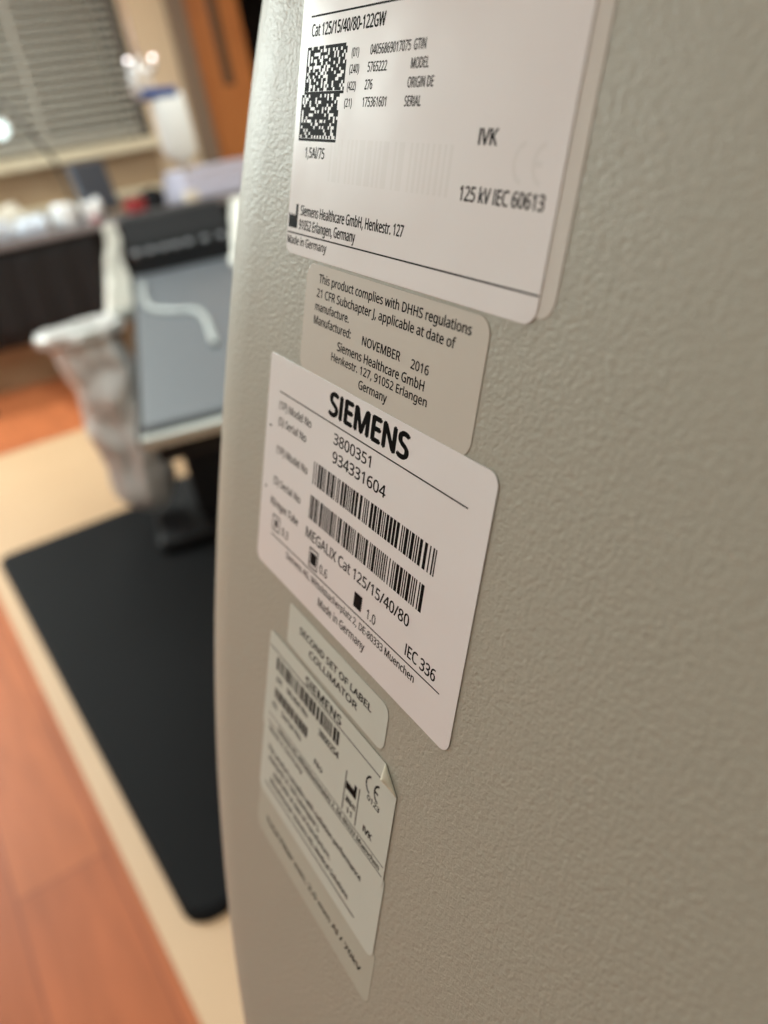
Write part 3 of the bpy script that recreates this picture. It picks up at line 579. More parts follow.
m|628|57,0 57,360 105,360 113,311 117,311 137,336 162,353 192,363 223,367 293,352 333,306 336,306 358,333 386,352 418,363 452,367 505,359 543,335 566,295 574,234 574,0 515,0 515,232 497,296 442,317 397,309 367,287 350,250 345,199 345,0 286,0 286,232 268,296 212,317 166,309 137,283 121,242 116,187 116,0|7,9,8 14,16,15 6,9,7 13,16,14 0,2,1 0,3,2 13,17,16 5,9,6 12,17,13 5,10,9 4,33,5 33,10,5 12,18,17 11,24,12 24,18,12 4,34,33 32,10,33 11,25,24 23,18,24 0,4,3 0,36,4 36,35,4 35,34,4 11,26,25 32,11,10 32,26,11 31,26,32 22,18,23 22,19,18 31,27,26 31,28,27 0,37,36 22,20,19 30,28,31 21,20,22 30,29,28 0,38,37
n|415|57,0 57,360 105,360 113,311 117,311 138,336 165,353 197,363 230,367 287,359 328,335 352,295 361,234 361,0 302,0 302,230 282,295 222,317 171,309 139,283 122,242 116,187 116,0|7,9,8 6,9,7 0,2,1 0,3,2 6,10,9 5,10,6 4,10,5 4,17,10 17,11,10 4,18,17 16,11,17 0,4,3 0,20,4 20,19,4 19,18,4 15,11,16 15,12,11 0,21,20 15,13,12 14,13,15 0,22,21
o|406|202,-7 157,-1 117,15 84,42 58,79 42,125 37,181 48,260 82,318 135,355 204,367 250,361 290,345 324,318 349,282 365,236 370,181 359,101 325,42 271,6 203,42 251,52 283,80 303,123 309,181 303,238 283,281 251,308 203,317 155,308 123,281 104,238 98,181 104,123 123,80 156,52|9,11,10 9,12,11 8,12,9 8,13,12 7,29,8 29,28,8 28,13,8 28,27,13 27,14,13 7,30,29 26,14,27 26,15,14 7,31,30 25,15,26 6,31,7 6,32,31 24,15,25 24,16,15 5,32,6 5,33,32 23,16,24 23,17,16 4,33,5 4,34,33 22,17,23 22,18,17 4,35,34 21,18,22 3,35,4 3,20,35 20,18,21 3,18,20 3,19,18 2,19,3 1,19,2 1,0,19
p|413|57,-161 57,360 105,360 113,311 116,311 135,333 158,351 189,363 228,367 288,355 335,320 366,262 376,181 366,100 335,41 288,5 228,-7 190,-3 159,9 135,26 116,46 112,46 113,33 115,17 116,1 116,-13 116,-161 219,42 249,47 273,60 291,82 305,110 312,143 315,181 309,237 291,280 261,308 218,317 171,309 140,286 123,247 116,192 116,181 122,122 138,78 169,51|7,9,8 6,9,7 0,2,1 0,3,2 6,10,9 5,10,6 4,37,5 37,10,5 37,36,10 36,11,10 4,38,37 0,4,3 0,40,4 40,39,4 39,38,4 35,11,36 34,11,35 34,12,11 0,41,40 33,12,34 0,42,41 32,12,33 0,43,42 32,13,12 31,13,32 0,21,43 21,44,43 30,13,31 30,14,13 29,14,30 21,45,44 28,14,29 21,20,45 20,27,45 27,14,28 0,22,21 19,27,20 19,14,27 19,15,14 0,23,22 18,15,19 0,24,23 17,15,18 17,16,15 0,25,24 0,26,25
r|277|57,0 57,360 105,360 112,294 115,294 135,322 160,345 190,361 225,367 235,366 247,366 258,364 267,363 260,308 251,310 241,312 231,313 221,313 194,309 169,298 147,280 131,256 120,226 116,192 116,0|7,9,8 7,10,9 7,11,10 7,12,11 7,13,12 6,13,7 0,2,1 0,3,2 5,16,6 16,15,6 15,14,6 14,13,6 4,18,5 18,17,5 17,16,5 4,19,18 4,20,19 0,4,3 0,22,4 22,21,4 21,20,4 0,23,22 0,24,23
s|322|148,-7 113,-5 83,-1 57,7 35,16 35,70 59,60 87,50 118,43 149,41 188,45 214,55 229,72 234,94 233,107 227,118 217,129 200,140 177,151 146,164 113,177 86,191 64,206 48,223 38,244 34,271 44,312 72,342 115,360 169,367 201,365 231,360 258,353 284,343 264,296 241,304 216,312 191,317 165,318 133,315 110,307 95,293 91,275 93,261 99,249 111,239 129,229 153,219 183,206 215,193 242,180 263,165 279,147 288,126 291,99 282,53 253,20 207,0|28,30,29 28,31,30 27,31,28 27,32,31 27,33,32 27,36,33 36,35,33 35,34,33 26,38,27 38,37,27 37,36,27 26,39,38 26,40,39 25,40,26 25,41,40 25,42,41 25,43,42 24,43,25 24,44,43 24,45,44 23,45,24 23,46,45 23,47,46 22,47,23 22,48,47 22,49,48 21,49,22 21,50,49 20,50,21 20,51,50 19,51,20 19,52,51 18,52,19 17,52,18 17,53,52 16,53,17 15,53,16 15,54,53 14,54,15 13,54,14 13,55,54 12,55,13 11,55,12 4,6,5 4,7,6 10,55,11 10,56,55 4,8,7 9,56,10 4,9,8 4,56,9 4,57,56 3,57,4 2,57,3 2,0,57 1,0,2
t|242|167,-7 140,-4 115,3 94,16 77,37 65,66 62,105 62,314 11,314 11,343 62,366 86,443 121,443 121,360 225,360 225,314 121,314 121,106 125,77 137,57 155,46 177,42 191,42 205,44 218,46 228,49 228,4 216,0 201,-4 184,-6|10,12,11 10,13,12 9,13,10 9,14,13 9,15,14 8,15,9 7,15,8 6,16,7 16,15,7 6,17,16 6,18,17 5,18,6 5,19,18 4,19,5 4,20,19 24,26,25 23,26,24 4,21,20 22,26,23 21,26,22 4,26,21 3,26,4 2,26,3 2,27,26 1,27,2 1,28,27 1,29,28 0,29,1
u|415|184,-7 127,1 86,25 61,65 53,124 53,360 113,360 113,128 133,64 193,42 243,51 276,76 293,117 299,173 299,360 358,360 358,0 310,0 301,48 298,48 277,23 250,6 218,-3|4,6,5 4,7,6 13,15,14 13,16,15 12,16,13 4,8,7 3,8,4 11,16,12 10,18,11 18,16,11 2,8,3 2,9,8 9,19,10 19,18,10 9,20,19 17,16,18 2,20,9 1,20,2 1,21,20 1,22,21 0,22,1
v|341|136,0 0,360 63,360 140,148 145,132 151,115 157,97 162,80 166,65 169,52 171,52 175,65 179,81 184,98 190,116 196,133 201,148 278,360 341,360 204,0|0,2,1 0,3,2 16,18,17 16,19,18 0,4,3 15,19,16 14,19,15 0,5,4 13,19,14 0,6,5 12,19,13 0,7,6 11,19,12 0,8,7 10,19,11 0,9,8 0,10,9 0,19,10
w|528|106,1 7,361 69,361 118,169 125,140 132,110 138,83 142,61 144,61 147,74 151,89 155,107 159,125 164,142 169,158 232,361 297,361 359,158 366,134 373,108 379,83 383,62 385,62 389,82 395,108 402,138 410,169 460,361 520,361 420,1 351,1 289,203 281,231 274,258 269,281 265,299 262,299 258,281 253,258 246,231 238,203 173,1|0,2,1 0,3,2 14,16,15 14,36,16 36,35,16 35,17,16 26,28,27 26,29,28 14,37,36 34,17,35 14,38,37 33,17,34 14,39,38 32,17,33 31,17,32 14,40,39 30,17,31 14,41,40 0,4,3 25,29,26 13,41,14 30,18,17 12,41,13 0,5,4 24,29,25 30,19,18 11,41,12 0,6,5 30,20,19 23,29,24 10,41,11 9,41,10 0,7,6 30,21,20 22,29,23 8,41,9 30,22,21 30,29,22 0,8,7 0,41,8
y|343|56,-161 41,-161 28,-160 17,-158 7,-156 7,-109 16,-110 25,-111 36,-112 47,-113 75,-108 97,-95 114,-75 127,-49 146,-1 1,360 64,360 142,155 151,129 160,104 167,80 172,57 175,57 180,76 187,101 196,128 206,156 279,360 343,360 187,-50 166,-96 139,-131 103,-154|14,16,15 14,17,16 26,28,27 26,29,28 25,29,26 14,18,17 14,19,18 24,29,25 14,20,19 23,29,24 14,21,20 22,29,23 14,22,21 14,29,22 13,29,14 12,29,13 12,30,29 11,30,12 10,30,11 10,31,30 9,31,10 4,6,5 4,7,6 4,8,7 4,9,8 4,31,9 4,32,31 4,0,32 3,0,4 2,0,3 1,0,2
z|316|26,0 26,39 220,314 38,314 38,360 285,360 285,316 94,46 289,46 289,0|3,5,4 3,6,5 3,2,6 2,7,6 1,7,2 1,8,7 1,9,8 0,9,1
ö|403|64,0 64,480 339,480 339,0 98,34 306,34 306,445 98,445|0,7,1 7,2,1 7,6,2 6,3,2 0,4,7 5,3,6 0,5,4 0,3,5
 |175||'''
GLYPH = {}
for line in GLYPHS.split('\n'):
    ch, rest = line[0], line[2:].split('|')
    GLYPH[ch] = (int(rest[0]), [tuple(map(int, q.split(','))) for q in rest[1].split()],
                 [tuple(map(int, q.split(','))) for q in rest[2].split()])


def text_tris(body):
    vs, fs, x = [], [], 0
    for ch in body:
        adv, pts, faces = GLYPH[ch]
        k = len(vs)
        vs += [(x + a, b) for a, b in pts]
        fs += [tuple(i + k for i in f) for f in faces]
        x += adv
    return vs, fs


class Print:
    """collects flat ink shapes on a label"""
    def __init__(self, z):
        self.bm = bmesh.new()
        self.z = z

    def text(self, body, u, v, width, cap, bold=0.0):
        vs, fs = text_tris(body)
        x0 = min(q[0] for q in vs)
        x1 = max(q[0] for q in vs)
        w = (bold + 0.026) * cap * 2.2            # extra stroke width in mm
        sx = (width - w) / (x1 - x0)
        sy = cap / 480.0
        shifts = ((0, 0),) if w < 0.01 else ((-w / 2, 0), (w / 2, 0), (0, -w * .3), (0, w * .3))
        for dx, dy in shifts:
            nv = [self.bm.verts.new(((u + w / 2 + dx + (a - x0) * sx) * MM, -(v + dy - b * sy) * MM, self.z * MM)) for a, b in vs]
            for f in fs:
                self.bm.faces.new([nv[i] for i in f])
        return self

    def rect(self, u0, u1, v0, v1, skew=0.0):
        h = (u1 - u0) * skew
        q = [self.bm.verts.new((a * MM, -b * MM, self.z * MM)) for a, b in ((u0, v0), (u1, v0 + h), (u1, v1 + h), (u0, v1))]
        self.bm.faces.new(q)
        return self

    def poly(self, pts):
        self.bm.faces.new([self.bm.verts.new((a * MM, -b * MM, self.z * MM)) for a, b in pts])
        return self

    def arc(self, cu, cv, r, wd, a0, a1, sx=1.0, seg=20):
        for k in range(seg):
            t0 = math.radians(a0 + (a1 - a0) * k / seg)
            t1 = math.radians(a0 + (a1 - a0) * (k + 1) / seg)
            self.poly([(cu + sx * rr * math.cos(t), cv + rr * math.sin(t)) for rr, t in ((r, t0), (r, t1), (r - wd, t1), (r - wd, t0))])
        return self

    def ce(self, u, v, h, wd):
        """CE mark, top left at u, v, height h"""
        r = h / 2
        self.arc(u + r * 0.9, v + r, r, wd, 100, 260, 0.9)
        self.arc(u + r * 2.3, v + r, r, wd, 100, 260, 0.9)
        self.rect(u + r * 1.5, u + r * 2.1, v + r - wd / 2, v + r + wd / 2)
        return self

    def bars(self, u0, u1, v0, v1, seed, unit=0.30, fat=1.0):
        rr = random.Random(seed)
        u = u0
        k = 0
        while u < u1 - unit:
            wd = unit * fat * rr.choice((1, 1, 1.2, 2.3, 2.5))
            if k % 2 == 0:
                self.rect(u, min(u + wd, u1), v0, v1)
            else:
                wd = unit * rr.choice((1, 1, 1, 1.1, 2.2))
            u += wd
            k += 1
        return self

    def factory(self, u, v, wd, h):
        """manufacturer symbol: saw tooth roof with a chimney, bottom left at u, v"""
        return self.poly([(u, v), (u, v - h * 0.62), (u + wd * .27, v - h * .48), (u + wd * .27, v - h * .62), (u + wd * .54, v - h * .48),
                          (u + wd * .54, v - h * .62), (u + wd * .74, v - h * .5), (u + wd * .76, v - h), (u + wd, v - h), (u + wd, v)])

    def done(self, name, m, parent):
        return obj(name, self.bm, m, parent)


# ---- big white information label on top of an older one
plate('older_information_label', rrect(-41.5, 43.9, -126, -31.9, 3.0), 0.0, 0.11, 'under_label', hs, 'pale clear-edged label under the large white one')
L1 = plate('information_label', rrect(-44.6, 40.6, -127, -30.6, 2.6), 0.0, 0.24, 'white_label', hs, 'large white label with a square code at the top')
p = Print(0.25)
p.rect(-40.6, 38.0, -76.95, -76.6)
p.text('Cat 125/15/40/80-122GW', -40.0, -73.2, 28.8, 2.15, 0.022)
for code, cu_, num, nu, nw, wd, wu, ww, v in (('(01)', -22.4, '04056869017075', -15.5, 13.5, 'GTIN', -1.1, 3.7, -68.8),
                                               ('(240)', -22.7, '5765222', -15.9, 6.8, 'MODEL', -1.3, 5.4, -66.0),
                                               ('(422)', -23.0, '276', -16.3, 2.8, 'ORIGIN DE', -1.7, 7.9, -63.1),
                                               ('(21)', -23.5, '175361601', -16.5, 8.5, 'SERIAL', -2.0, 5.2, -60.2)):
    p.text(code, cu_, v, {'(01)': 2.8, '(240)': 3.7, '(422)': 3.4, '(21)': 3.0}[code], 1.45, 0.006)
    p.text(num, nu, v, nw, 1.6, 0.008)
    p.text(wd, wu, v, ww, 1.6, 0.008)
p.text('1,5Al/75', -38.6, -50.6, 8.8, 2.0, 0.01)
p.text('IVK', 20.5, -54.7, 4.7, 2.3, 0.02)
p.text('125 kV IEC 60613', 17.7, -46.4, 20.3, 2.2, 0.012)
p.factory(-44.0, -36.1, 4.3, 5.0)
p.text('Siemens Healthcare GmbH, Henkestr. 127', -38.5, -39.0, 41.4, 2.0, 0.012)
p.text('91052 Erlangen, Germany', -38.8, -36.1, 24.9, 2.0, 0.012)
p.rect(-44.3, 40.4, -35.2, -34.9)
p.text('Made in Germany', -44.0, -32.7, 18.8, 1.7, 0.012)
p.done('printed_text', 'ink', L1)
p = Print(0.25)
rr = random.Random(5)
N = 26
for part in range(2):
    v0, v1 = ((-71.3, -62.6), (-62.6, -53.8))[part]
    ulo, uhi = ((-41.2, -24.2), (-42.2, -25.6))[part]
    cu_, cv_ = (uhi - ulo) / N, (v1 - v0) / 15
    p.rect(ulo, uhi, v1 - cv_ * 0.9, v1)
    p.rect(ulo, ulo + cu_, v0, v1)
    for i in range(1, N):
        for j in range(14):
            if (j == 0 and part == 0 and i % 2 == 0) or rr.random() < 0.68:
                p.rect(ulo + i * cu_, ulo + (i + 1) * cu_, v0 + j * cv_, v0 + (j + 1) * cv_)
p.done('matrix_code', 'ink', L1)
p = Print(0.246)
p.bars(-27.5, 16.0, -54.5, -46.5, 31, 0.8)
p.ce(29.5, -55.6, 6.2, 0.8)
p.done('show_through_print', 'ghost_ink', L1)

# ---- silver compliance label
L2 = plate('compliance_label', rrect(-33.2, 31.0, -30.0, -6.4, 3.2), 0.0, 0.13, 'pewter_label', hs, 'small silver label with eight lines of black text')
p = Print(0.14)
for body, u, v, wd, cap in (('This product complies with DHHS regulations', -27.4, -26.4, 53.8, 1.75),
                            ('21 CFR Subchapter J, applicable at date of', -27.8, -23.4, 50.5, 1.75),
                            ('manufacture.', -28.0, -20.6, 14.9, 1.7), ('Manufactured:', -28.1, -17.7, 16.4, 1.75),
                            ('NOVEMBER', -7.1, -17.5, 14.1, 1.75), ('2016', 10.6, -17.2, 5.8, 1.7),
                            ('Siemens Healthcare GmbH', -16.7, -14.2, 32.4, 1.8),
                            ('Henkestr. 127, 91052 Erlangen', -18.8, -11.7, 36.0, 1.65), ('Germany', -6.6, -8.8, 10.9, 1.75)):
    p.text(body, u, v, wd, cap, 0.014)
p.done('printed_text', 'ink', L2)

# ---- white tube label
L3 = plate('tube_label', rrect(-48.2, 39.5, -7.0, 48.3, (1.2, 2.6, 2.6, 2.6)), 0.0, 0.22, 'white_label', hs, 'white label with two long barcodes')
p = Print(0.23)
p.text('SIEMENS', -17.5, -0.4, 31.6, 4.9, 0.05)
p.rect(-41.8, 33.2, 1.15, 1.45)
p.text('(1P) Model No', -41.6, 5.3, 17.0, 1.9, 0.004)
p.text('(S) Serial No', -41.3, 9.3, 14.9, 1.9, 0.004)
p.text('3800351', -14.0, 5.3, 15.7, 2.4, 0.006)
p.text('934331604', -13.7, 9.4, 22.0, 2.5, 0.006)
p.text('(1P) Model No', -41.1, 16.4, 16.8, 1.9, 0.004)
p.text('(S) Serial No', -41.5, 24.6, 15.0, 1.9, 0.004)
p.text('R\u00f6ntgen Tube', -42.1, 30.4, 15.4, 1.9, 0.012)
p.text('MEGALIX Cat 125/15/40/80', -22.3, 30.9, 44.3, 2.5, 0.006)
p.text('IEC 336', 22.1, 36.8, 10.3, 2.5, 0.006)
p.text('0.3', -34.8, 36.2, 3.7, 2.1)
p.text('0.6', -14.3, 36.6, 3.8, 2.1)
p.text('1.0', 7.2, 36.8, 3.6, 2.2)
# focal spot squares
p.rect(-38.9, -37.3, 33.6, 35.6)
for u0, u1, v0, v1, t in ((-40.3, -36.0, 32.5, 36.7, 0.35), (-19.7, -15.3, 32.4, 37.4, 0.4)):
    p.rect(u0, u1, v0, v0 + t).rect(u0, u1, v1 - t, v1).rect(u0, u0 + t, v0, v1).rect(u1 - t, u1, v0, v1)
p.rect(-19.0, -16.0, 33.4, 36.4)
p.rect(1.7, 5.0, 33.3, 36.8)
p.rect(-40.6, 34.3, 37.95, 38.25)
p.text('Siemens AG, Wittelsbacherplatz 2, DE-80333 Muenchen', -31.3, 40.85, 57.6, 1.7, 0.008)
p.text('Made in Germany', -13.3, 44.75, 21.4, 2.0, 0.006)
p.rect(-46.0, -44.9, 10.6, 11.1).rect(-46.2, -45.2, 26.8, 27.3)
p.done('printed_text', 'ink', L3)
p = Print(0.23)
p.bars(-21.5, 27.0, 12.0, 17.4, 3, 0.31, 1.3)
p.bars(-21.7, 25.4, 20.2, 26.0, 4, 0.31, 1.3)
p.done('barcode', 'ink', L3)

# ---- small silver notice label
L4 = plate('notice_label', rrect(-27.0, 20.0, 51.2, 62.6, (1, 2.6, 2.6, 1)), 0.0, 0.14, 'silver_label', hs, 'narrow silver label with two short lines of capitals')
p = Print(0.15)
p.text('SECOND SET OF LABEL', -20.8, 56.55, 34.6, 1.75, 0.035)
p.text('COLLIMATOR', -15.0, 59.8, 23.3, 1.8, 0.035)
p.done('printed_text', 'ink', L4)

# ---- stack of three silver collimator labels
L7 = plate('filter_label', rrect(-35.0, 28.6, 112, 129, 2.6), 0.0, 0.08, 'clear_strip', hs, 'lowest faint clear strip with a single line of text')
p = Print(0.115)
p.text('Total Filter min. 2,5 mm Al / 70kV', -29.4, 123.2, 53.5, 1.7, 0.03)
p.done('printed_text', 'ink', L7)
L6 = plate('standards_label', rrect(-35.6, 27.6, 90, 115.2, 2.6), 0.0, 0.18, 'silver_label', hs, 'silver label of dense small text below the folded corner')
p = Print(0.19)
p.text('This product complies with radiation performance', -32.0, 99.6, 51, 1.6, 0.035)
p.text('standards 21 CFR Subchapter J,', -31.0, 102.6, 30, 1.6, 0.035)
p.text('applicable at date of manufacture.', -27.5, 105.8, 33, 1.6, 0.035)
p.text('Manufactured: Siemens AG, Medical Solutions', -29.0, 109.2, 44, 1.6, 0.035)
p.rect(-32, 18.5, 111.0, 111.4)
p.done('printed_text', 'ink', L6)
L5 = plate('collimator_label', rrect(-36.2, 27.0, 63.9, 94.2, 1.6, cut=(5.2, 4.6)), 0.0, 0.26, 'silver_label', hs, 'silver label with two barcodes and a folded-over top right corner')
p = Print(0.27)
p.text('SIEMENS', -15.2, 67.75, 18.2, 2.4, 0.034)
p.rect(-35.5, 21.8, 68.2, 68.5)
p.text('(1P)', -30.4, 76.6, 3.2, 1.5, 0.035)
p.text('Model No', -24.0, 76.3, 11.6, 1.6, 0.035)
p.text('3800254', -6.5, 76.6, 10.2, 1.8, 0.035)
p.text('(S)', -31.5, 85.0, 2.8, 1.5, 0.035)
p.text('Serial No', -26.0, 84.8, 11.6, 1.6, 0.035)
p.text('No', -6.8, 85.7, 4.2, 1.6, 0.045)
p.rect(-33, 26.3, 88.2, 88.45)
p.rect(-33, 26.3, 90.8, 91.05)
p.text('Siemens AG, Wittelsbacherplatz 2, DE-80333 Muenchen', -27.0, 90.4, 52, 1.4, 0.035)
p.text('Made in Germany', -32, 93.4, 20, 1.4, 0.03)
p.ce(15.6, 70.6, 4.9, 0.55)
p.text('0123', 16.9, 77.0, 5.1, 1.3, 0.035)
p.text('IVK', 17.0, 86.0, 3.9, 1.7, 0.045)
# manufacturing date symbol and an outlined caution symbol
p.factory(8.2, 81.0, 4.6, 3.6)
p.rect(7.6, 8.0, 76.5, 87.5).rect(13.6, 14.0, 77.0, 87.5)
p.text('2016-11', 8.6, 84.2, 4.4, 1.5, 0.045).text('11', 9.6, 86.8, 2.4, 1.5, 0.045)
p.done('printed_text', 'ink', L5)
p = Print(0.27)
p.bars(-31.0, 2.9, 69.5, 73.4, 12, 0.34, 1.5)
p.bars(-30.6, -11.1, 78.7, 81.8, 13, 0.34, 1.5)
p.done('barcode', 'ink', L5)
# the folded corner
bm = bmesh.new()
A, B = Vector((21.6, -63.8, 0.3)), Vector((27.0, -68.6, 0.3))
T = Vector((22.4, -66.8, 1.6))
def fold(s, t):
    e = A.lerp(B, s)
    k = e.lerp(T, t)
    k.z += 0.9 * math.sin(math.pi * t) * (1 - abs(2 * s - 1))
    return k * MM
grid(bm, fold, 9, 7)
bmesh.ops.remove_doubles(bm, verts=bm.verts, dist=1e-7)
fo = solid(obj('folded_corner', bm, 'silver_edge', L5, smooth=True), 0.0001)
fo['label'] = 'cream paper back of the lifted label corner'

# ------------------------------------------------------------------ floor mat
bm = bx(0.062, 1.05, 0.935, 2.725, 0.0015, 0.018)
es = [e for e in bm.edges if abs(e.verts[0].co.z - e.verts[1].co.z) > 0.01]
bmesh.ops.bevel(bm, geom=es, offset=0.045, segments=6, affect='EDGES', profile=0.5)
top = [e for e in bm.edges if e.verts[0].co.z > 0.017 and e.verts[1].co.z > 0.017 and len(e.link_faces) == 2
       and any(abs(f.normal.z) < 0.1 for f in e.link_faces)]
bmesh.ops.bevel(bm, geom=top, offset=0.014, segments=2, affect='EDGES', profile=0.5)
tag(obj('floor_mat', bm, 'mat'), 'large black rubber floor mat lying on the beige floor inlay', 'mat')

# ------------------------------------------------------------------ wheeled grey table (rotated about 17 degrees)
RZ = -0.2975
TX, TY = 0.24, 1.03
def tl(a, b, z=0.0):      # across, along -> room
    return Vector((TX + a * math.cos(RZ) - b * math.sin(RZ), TY + a * math.sin(RZ) + b * math.cos(RZ), z))
tb = thing('procedure_table', 'long blue-grey padded table on a black pedestal over the black mat', 'table', (TX, TY, 0), RZ)
bm = bx(0.0, 0.50, 0.012, 2.42, 0.698, 0.722, bev=0.008)
obj('table_pad', bm, 'grey_top', tb)
obj('end_rail', bx(-0.005, 0.505, -0.012, 0.012, 0.694, 0.711, bev=0.004), 'rail', tb)
obj('side_rail', bx(-0.012, 0.0, 0.03, 2.4, 0.684, 0.704, bev=0.003), 'black', tb)
obj('side_rail', bx(0.50, 0.512, 0.03, 2.4, 0.684, 0.704, bev=0.003), 'black', tb)
obj('table_frame', bx(0.01, 0.49, 0.03, 2.4, 0.66, 0.697, bev=0.004), 'black', tb)
obj('pedestal_column', bx(0.0, 0.22, 1.32, 1.62, 0.055, 0.66, bev=0.012), 'black', tb)
obj('pedestal_base', bx(-0.14, 0.44, 1.20, 1.76, 0.018, 0.06, bev=0.018), 'black', tb)

# control console at the far end of the table
cs = thing('control_console', 'black control console with shiny knobs at the far end of the grey table', 'console', tl(0, 2.10, 0.722), RZ)
bm = bmesh.new()
prof = [(0.0, 0.0), (0.015, 0.10), (0.10, 0.19), (0.26, 0.20), (0.26, 0.0)]
fr = [[bm.verts.new((x, y, z)) for y, z in prof] for x in (0.0, 0.38)]
for k in range(len(prof)):
    j = (k + 1) % len(prof)
    bm.faces.new((fr[0][k], fr[0][j], fr[1][j], fr[1][k]))
bm.faces.new(fr[0])
bm.faces.new(fr[1][::-1])
bmesh.ops.bevel(bm, geom=list(bm.edges), offset=0.006, segments=2, affect='EDGES')
obj('console_body', bm, 'black', cs)
for x in (0.02, 0.07, 0.12, 0.165, 0.21, 0.27, 0.33):
    bm = bmesh.new()
    lathe(bm, [(0.016, 0), (0.018, 0.006), (0.018, 0.014), (0.016, 0.021), (0.011, 0.027), (0.003, 0.03)], seg=16)
    bmesh.ops.rotate(bm, verts=bm.verts, cent=(0, 0, 0), matrix=Matrix.Rotation(math.radians(80), 3, 'X'))
    bmesh.ops.translate(bm, verts=bm.verts, vec=(x + 0.012, 0.012, 0.07))
    obj('knob', bm, 'knob', cs, smooth=True)

# white cloths hanging over the table
def cloth(name, fn, label, nu=22, nv=34, t=0.004):
    bm = bmesh.new()
    grid(bm, fn, nu, nv)
    return tag(solid(obj(name, bm, 'white_cloth', smooth=True), t), label, 'cloth')

def towel_a(s, t):
    # hangs from the console corner down outside the left edge of the table
    top = tl(-0.026, 2.03, 0.915)
    mid = tl(-0.052, 1.98, 0.77)
    low = tl(-0.078, 1.86, 0.62)
    c = top.lerp(mid, t * 2) if t < 0.5 else mid.lerp(low, t * 2 - 1)
    wd = 0.018 + 0.036 * t
    a = (s - 0.5) * 2
    d = Vector((math.cos(RZ), math.sin(RZ), 0))
    q = Vector((-d.y, d.x, 0))
    p = c + d * a * wd + q * (0.022 * math.sin(a * 7 + 3 * t) * (0.4 + t))
    return p + jit(p, 16, 0.008)
cloth('towel', towel_a, 'crumpled white cloth hanging from the console corner down the table side')

def towel_b(s, t):
    c = tl(0.43, 1.84, 0.92).lerp(tl(0.40, 1.62, 0.735), t)
    a = (s - 0.5) * 2
    d = Vector((math.cos(RZ + 0.2), math.sin(RZ + 0.2), 0))
    q = Vector((-d.y, d.x, 0))
    p = c + d * a * (0.05 + 0.04 * t) + q * (0.02 * math.sin(a * 6 + 2 * t))
    return p + jit(p, 18, 0.01)
cloth('towel', towel_b, 'smaller white cloth rising beside the right end of the black console')

# pale cable lying on the table
pts = [(0.78, 2.70, 0.729), (0.66, 2.31, 0.729), (0.60, 2.06, 0.729), (0.61, 1.92, 0.729), (0.63, 1.84, 0.729), (0.60, 1.70, 0.729), (0.53, 1.49, 0.729), (0.50, 1.40, 0.729)]
tag(obj('cable', tube(bmesh.new(), smooth_path(pts), 0.007), 'cable', smooth=True), 'pale curling cable lying across the blue-grey table', 'cable')

# ------------------------------------------------------------------ waste bag on its holder
HX, HY, HZ = 0.49, 2.44, 0.672
hd = thing('bag_holder', 'grey hoop holder clipped to the left side of the table', 'bag holder', (HX, HY, HZ))
cir = [(0.118 * math.cos(2 * math.pi * k / 28), 0.10 * math.sin(2 * math.pi * k / 28), 0) for k in range(28)]
obj('hoop', tube(bmesh.new(), cir, 0.007, closed=True), 'rail', hd, smooth=True)
obj('bracket', bx(0.10, 0.163, -0.02, 0.02, -0.006, 0.026, bev=0.003), 'rail', hd)
bm = bmesh.new()
def bag(s, t):
    a = 2 * math.pi * s
    if t < 0.09:      # cuff folded outside over the hoop
        k = t / 0.09
        r = 1.05
        z = -0.022 * (1 - k)
    elif t < 0.14:
        k = (t - 0.09) / 0.05
        r = 1.05 - 0.15 * k
        z = 0.016 * math.sin(math.pi * k)
    else:
        k = (t - 0.14) / 0.86
        r = (0.90 - 0.15 * min(1, k * 5) - 0.04 * k + 0.08 * math.sin(math.pi * k)) * (1 if k < 0.86 else math.sqrt(max(0.02, 1 - ((k - 0.86) / 0.145) ** 2)))
        z = -0.585 * k
    p = Vector((0.118 * r * math.cos(a), 0.10 * r * math.sin(a), z))
    rip = 1 + 0.07 * math.sin(a * 5 + 4 * t) * min(1, t * 4) + 0.05 * math.sin(a * 9 - 3 * t)
    p.x *= rip
    p.y *= rip
    p += Vector((0.02 * min(1, max(0, t - 0.14) * 4) + 0.03 * max(0, t - 0.2), 0, 0))
    return p + jit(p, 11, 0.004 + 0.016 * min(1, t * 3))
V = grid(bm, bag, 48, 44, close_u=True)
bm.faces.new(V[-1])
o = solid(obj('waste_bag', bm, 'plastic', smooth=True), 0.002)
o.location = (HX, HY, HZ)
tag(o, 'wrinkled translucent white plastic bag hanging in the hoop beside the table', 'bag')

# ------------------------------------------------------------------ infusion holder from the ceiling
ih = thing('infusion_holder', 'thin chrome rod ending in two hooks tipped with small bright white lights', 'infusion holder', (0.80, 2.24, 2.8))
obj('rod', tube(bmesh.new(), [(0, 0, 0), (0, 0, -1.50)], 0.004), 'chrome', ih, smooth=True)
obj('ceiling_plate', lathe(bmesh.new(), [(0.06, -0.02), (0.06, 0.0)]), 'chrome', ih)
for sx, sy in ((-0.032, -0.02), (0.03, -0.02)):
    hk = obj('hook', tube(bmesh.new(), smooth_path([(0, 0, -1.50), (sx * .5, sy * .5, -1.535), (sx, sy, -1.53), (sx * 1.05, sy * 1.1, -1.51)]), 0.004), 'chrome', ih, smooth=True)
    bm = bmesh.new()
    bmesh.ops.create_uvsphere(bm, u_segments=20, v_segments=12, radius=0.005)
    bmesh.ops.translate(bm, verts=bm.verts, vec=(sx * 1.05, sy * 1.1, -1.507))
    obj('indicator_light', bm, 'led', hk, smooth=True)  # glowing ball stands in for a highlight on the chrome hook

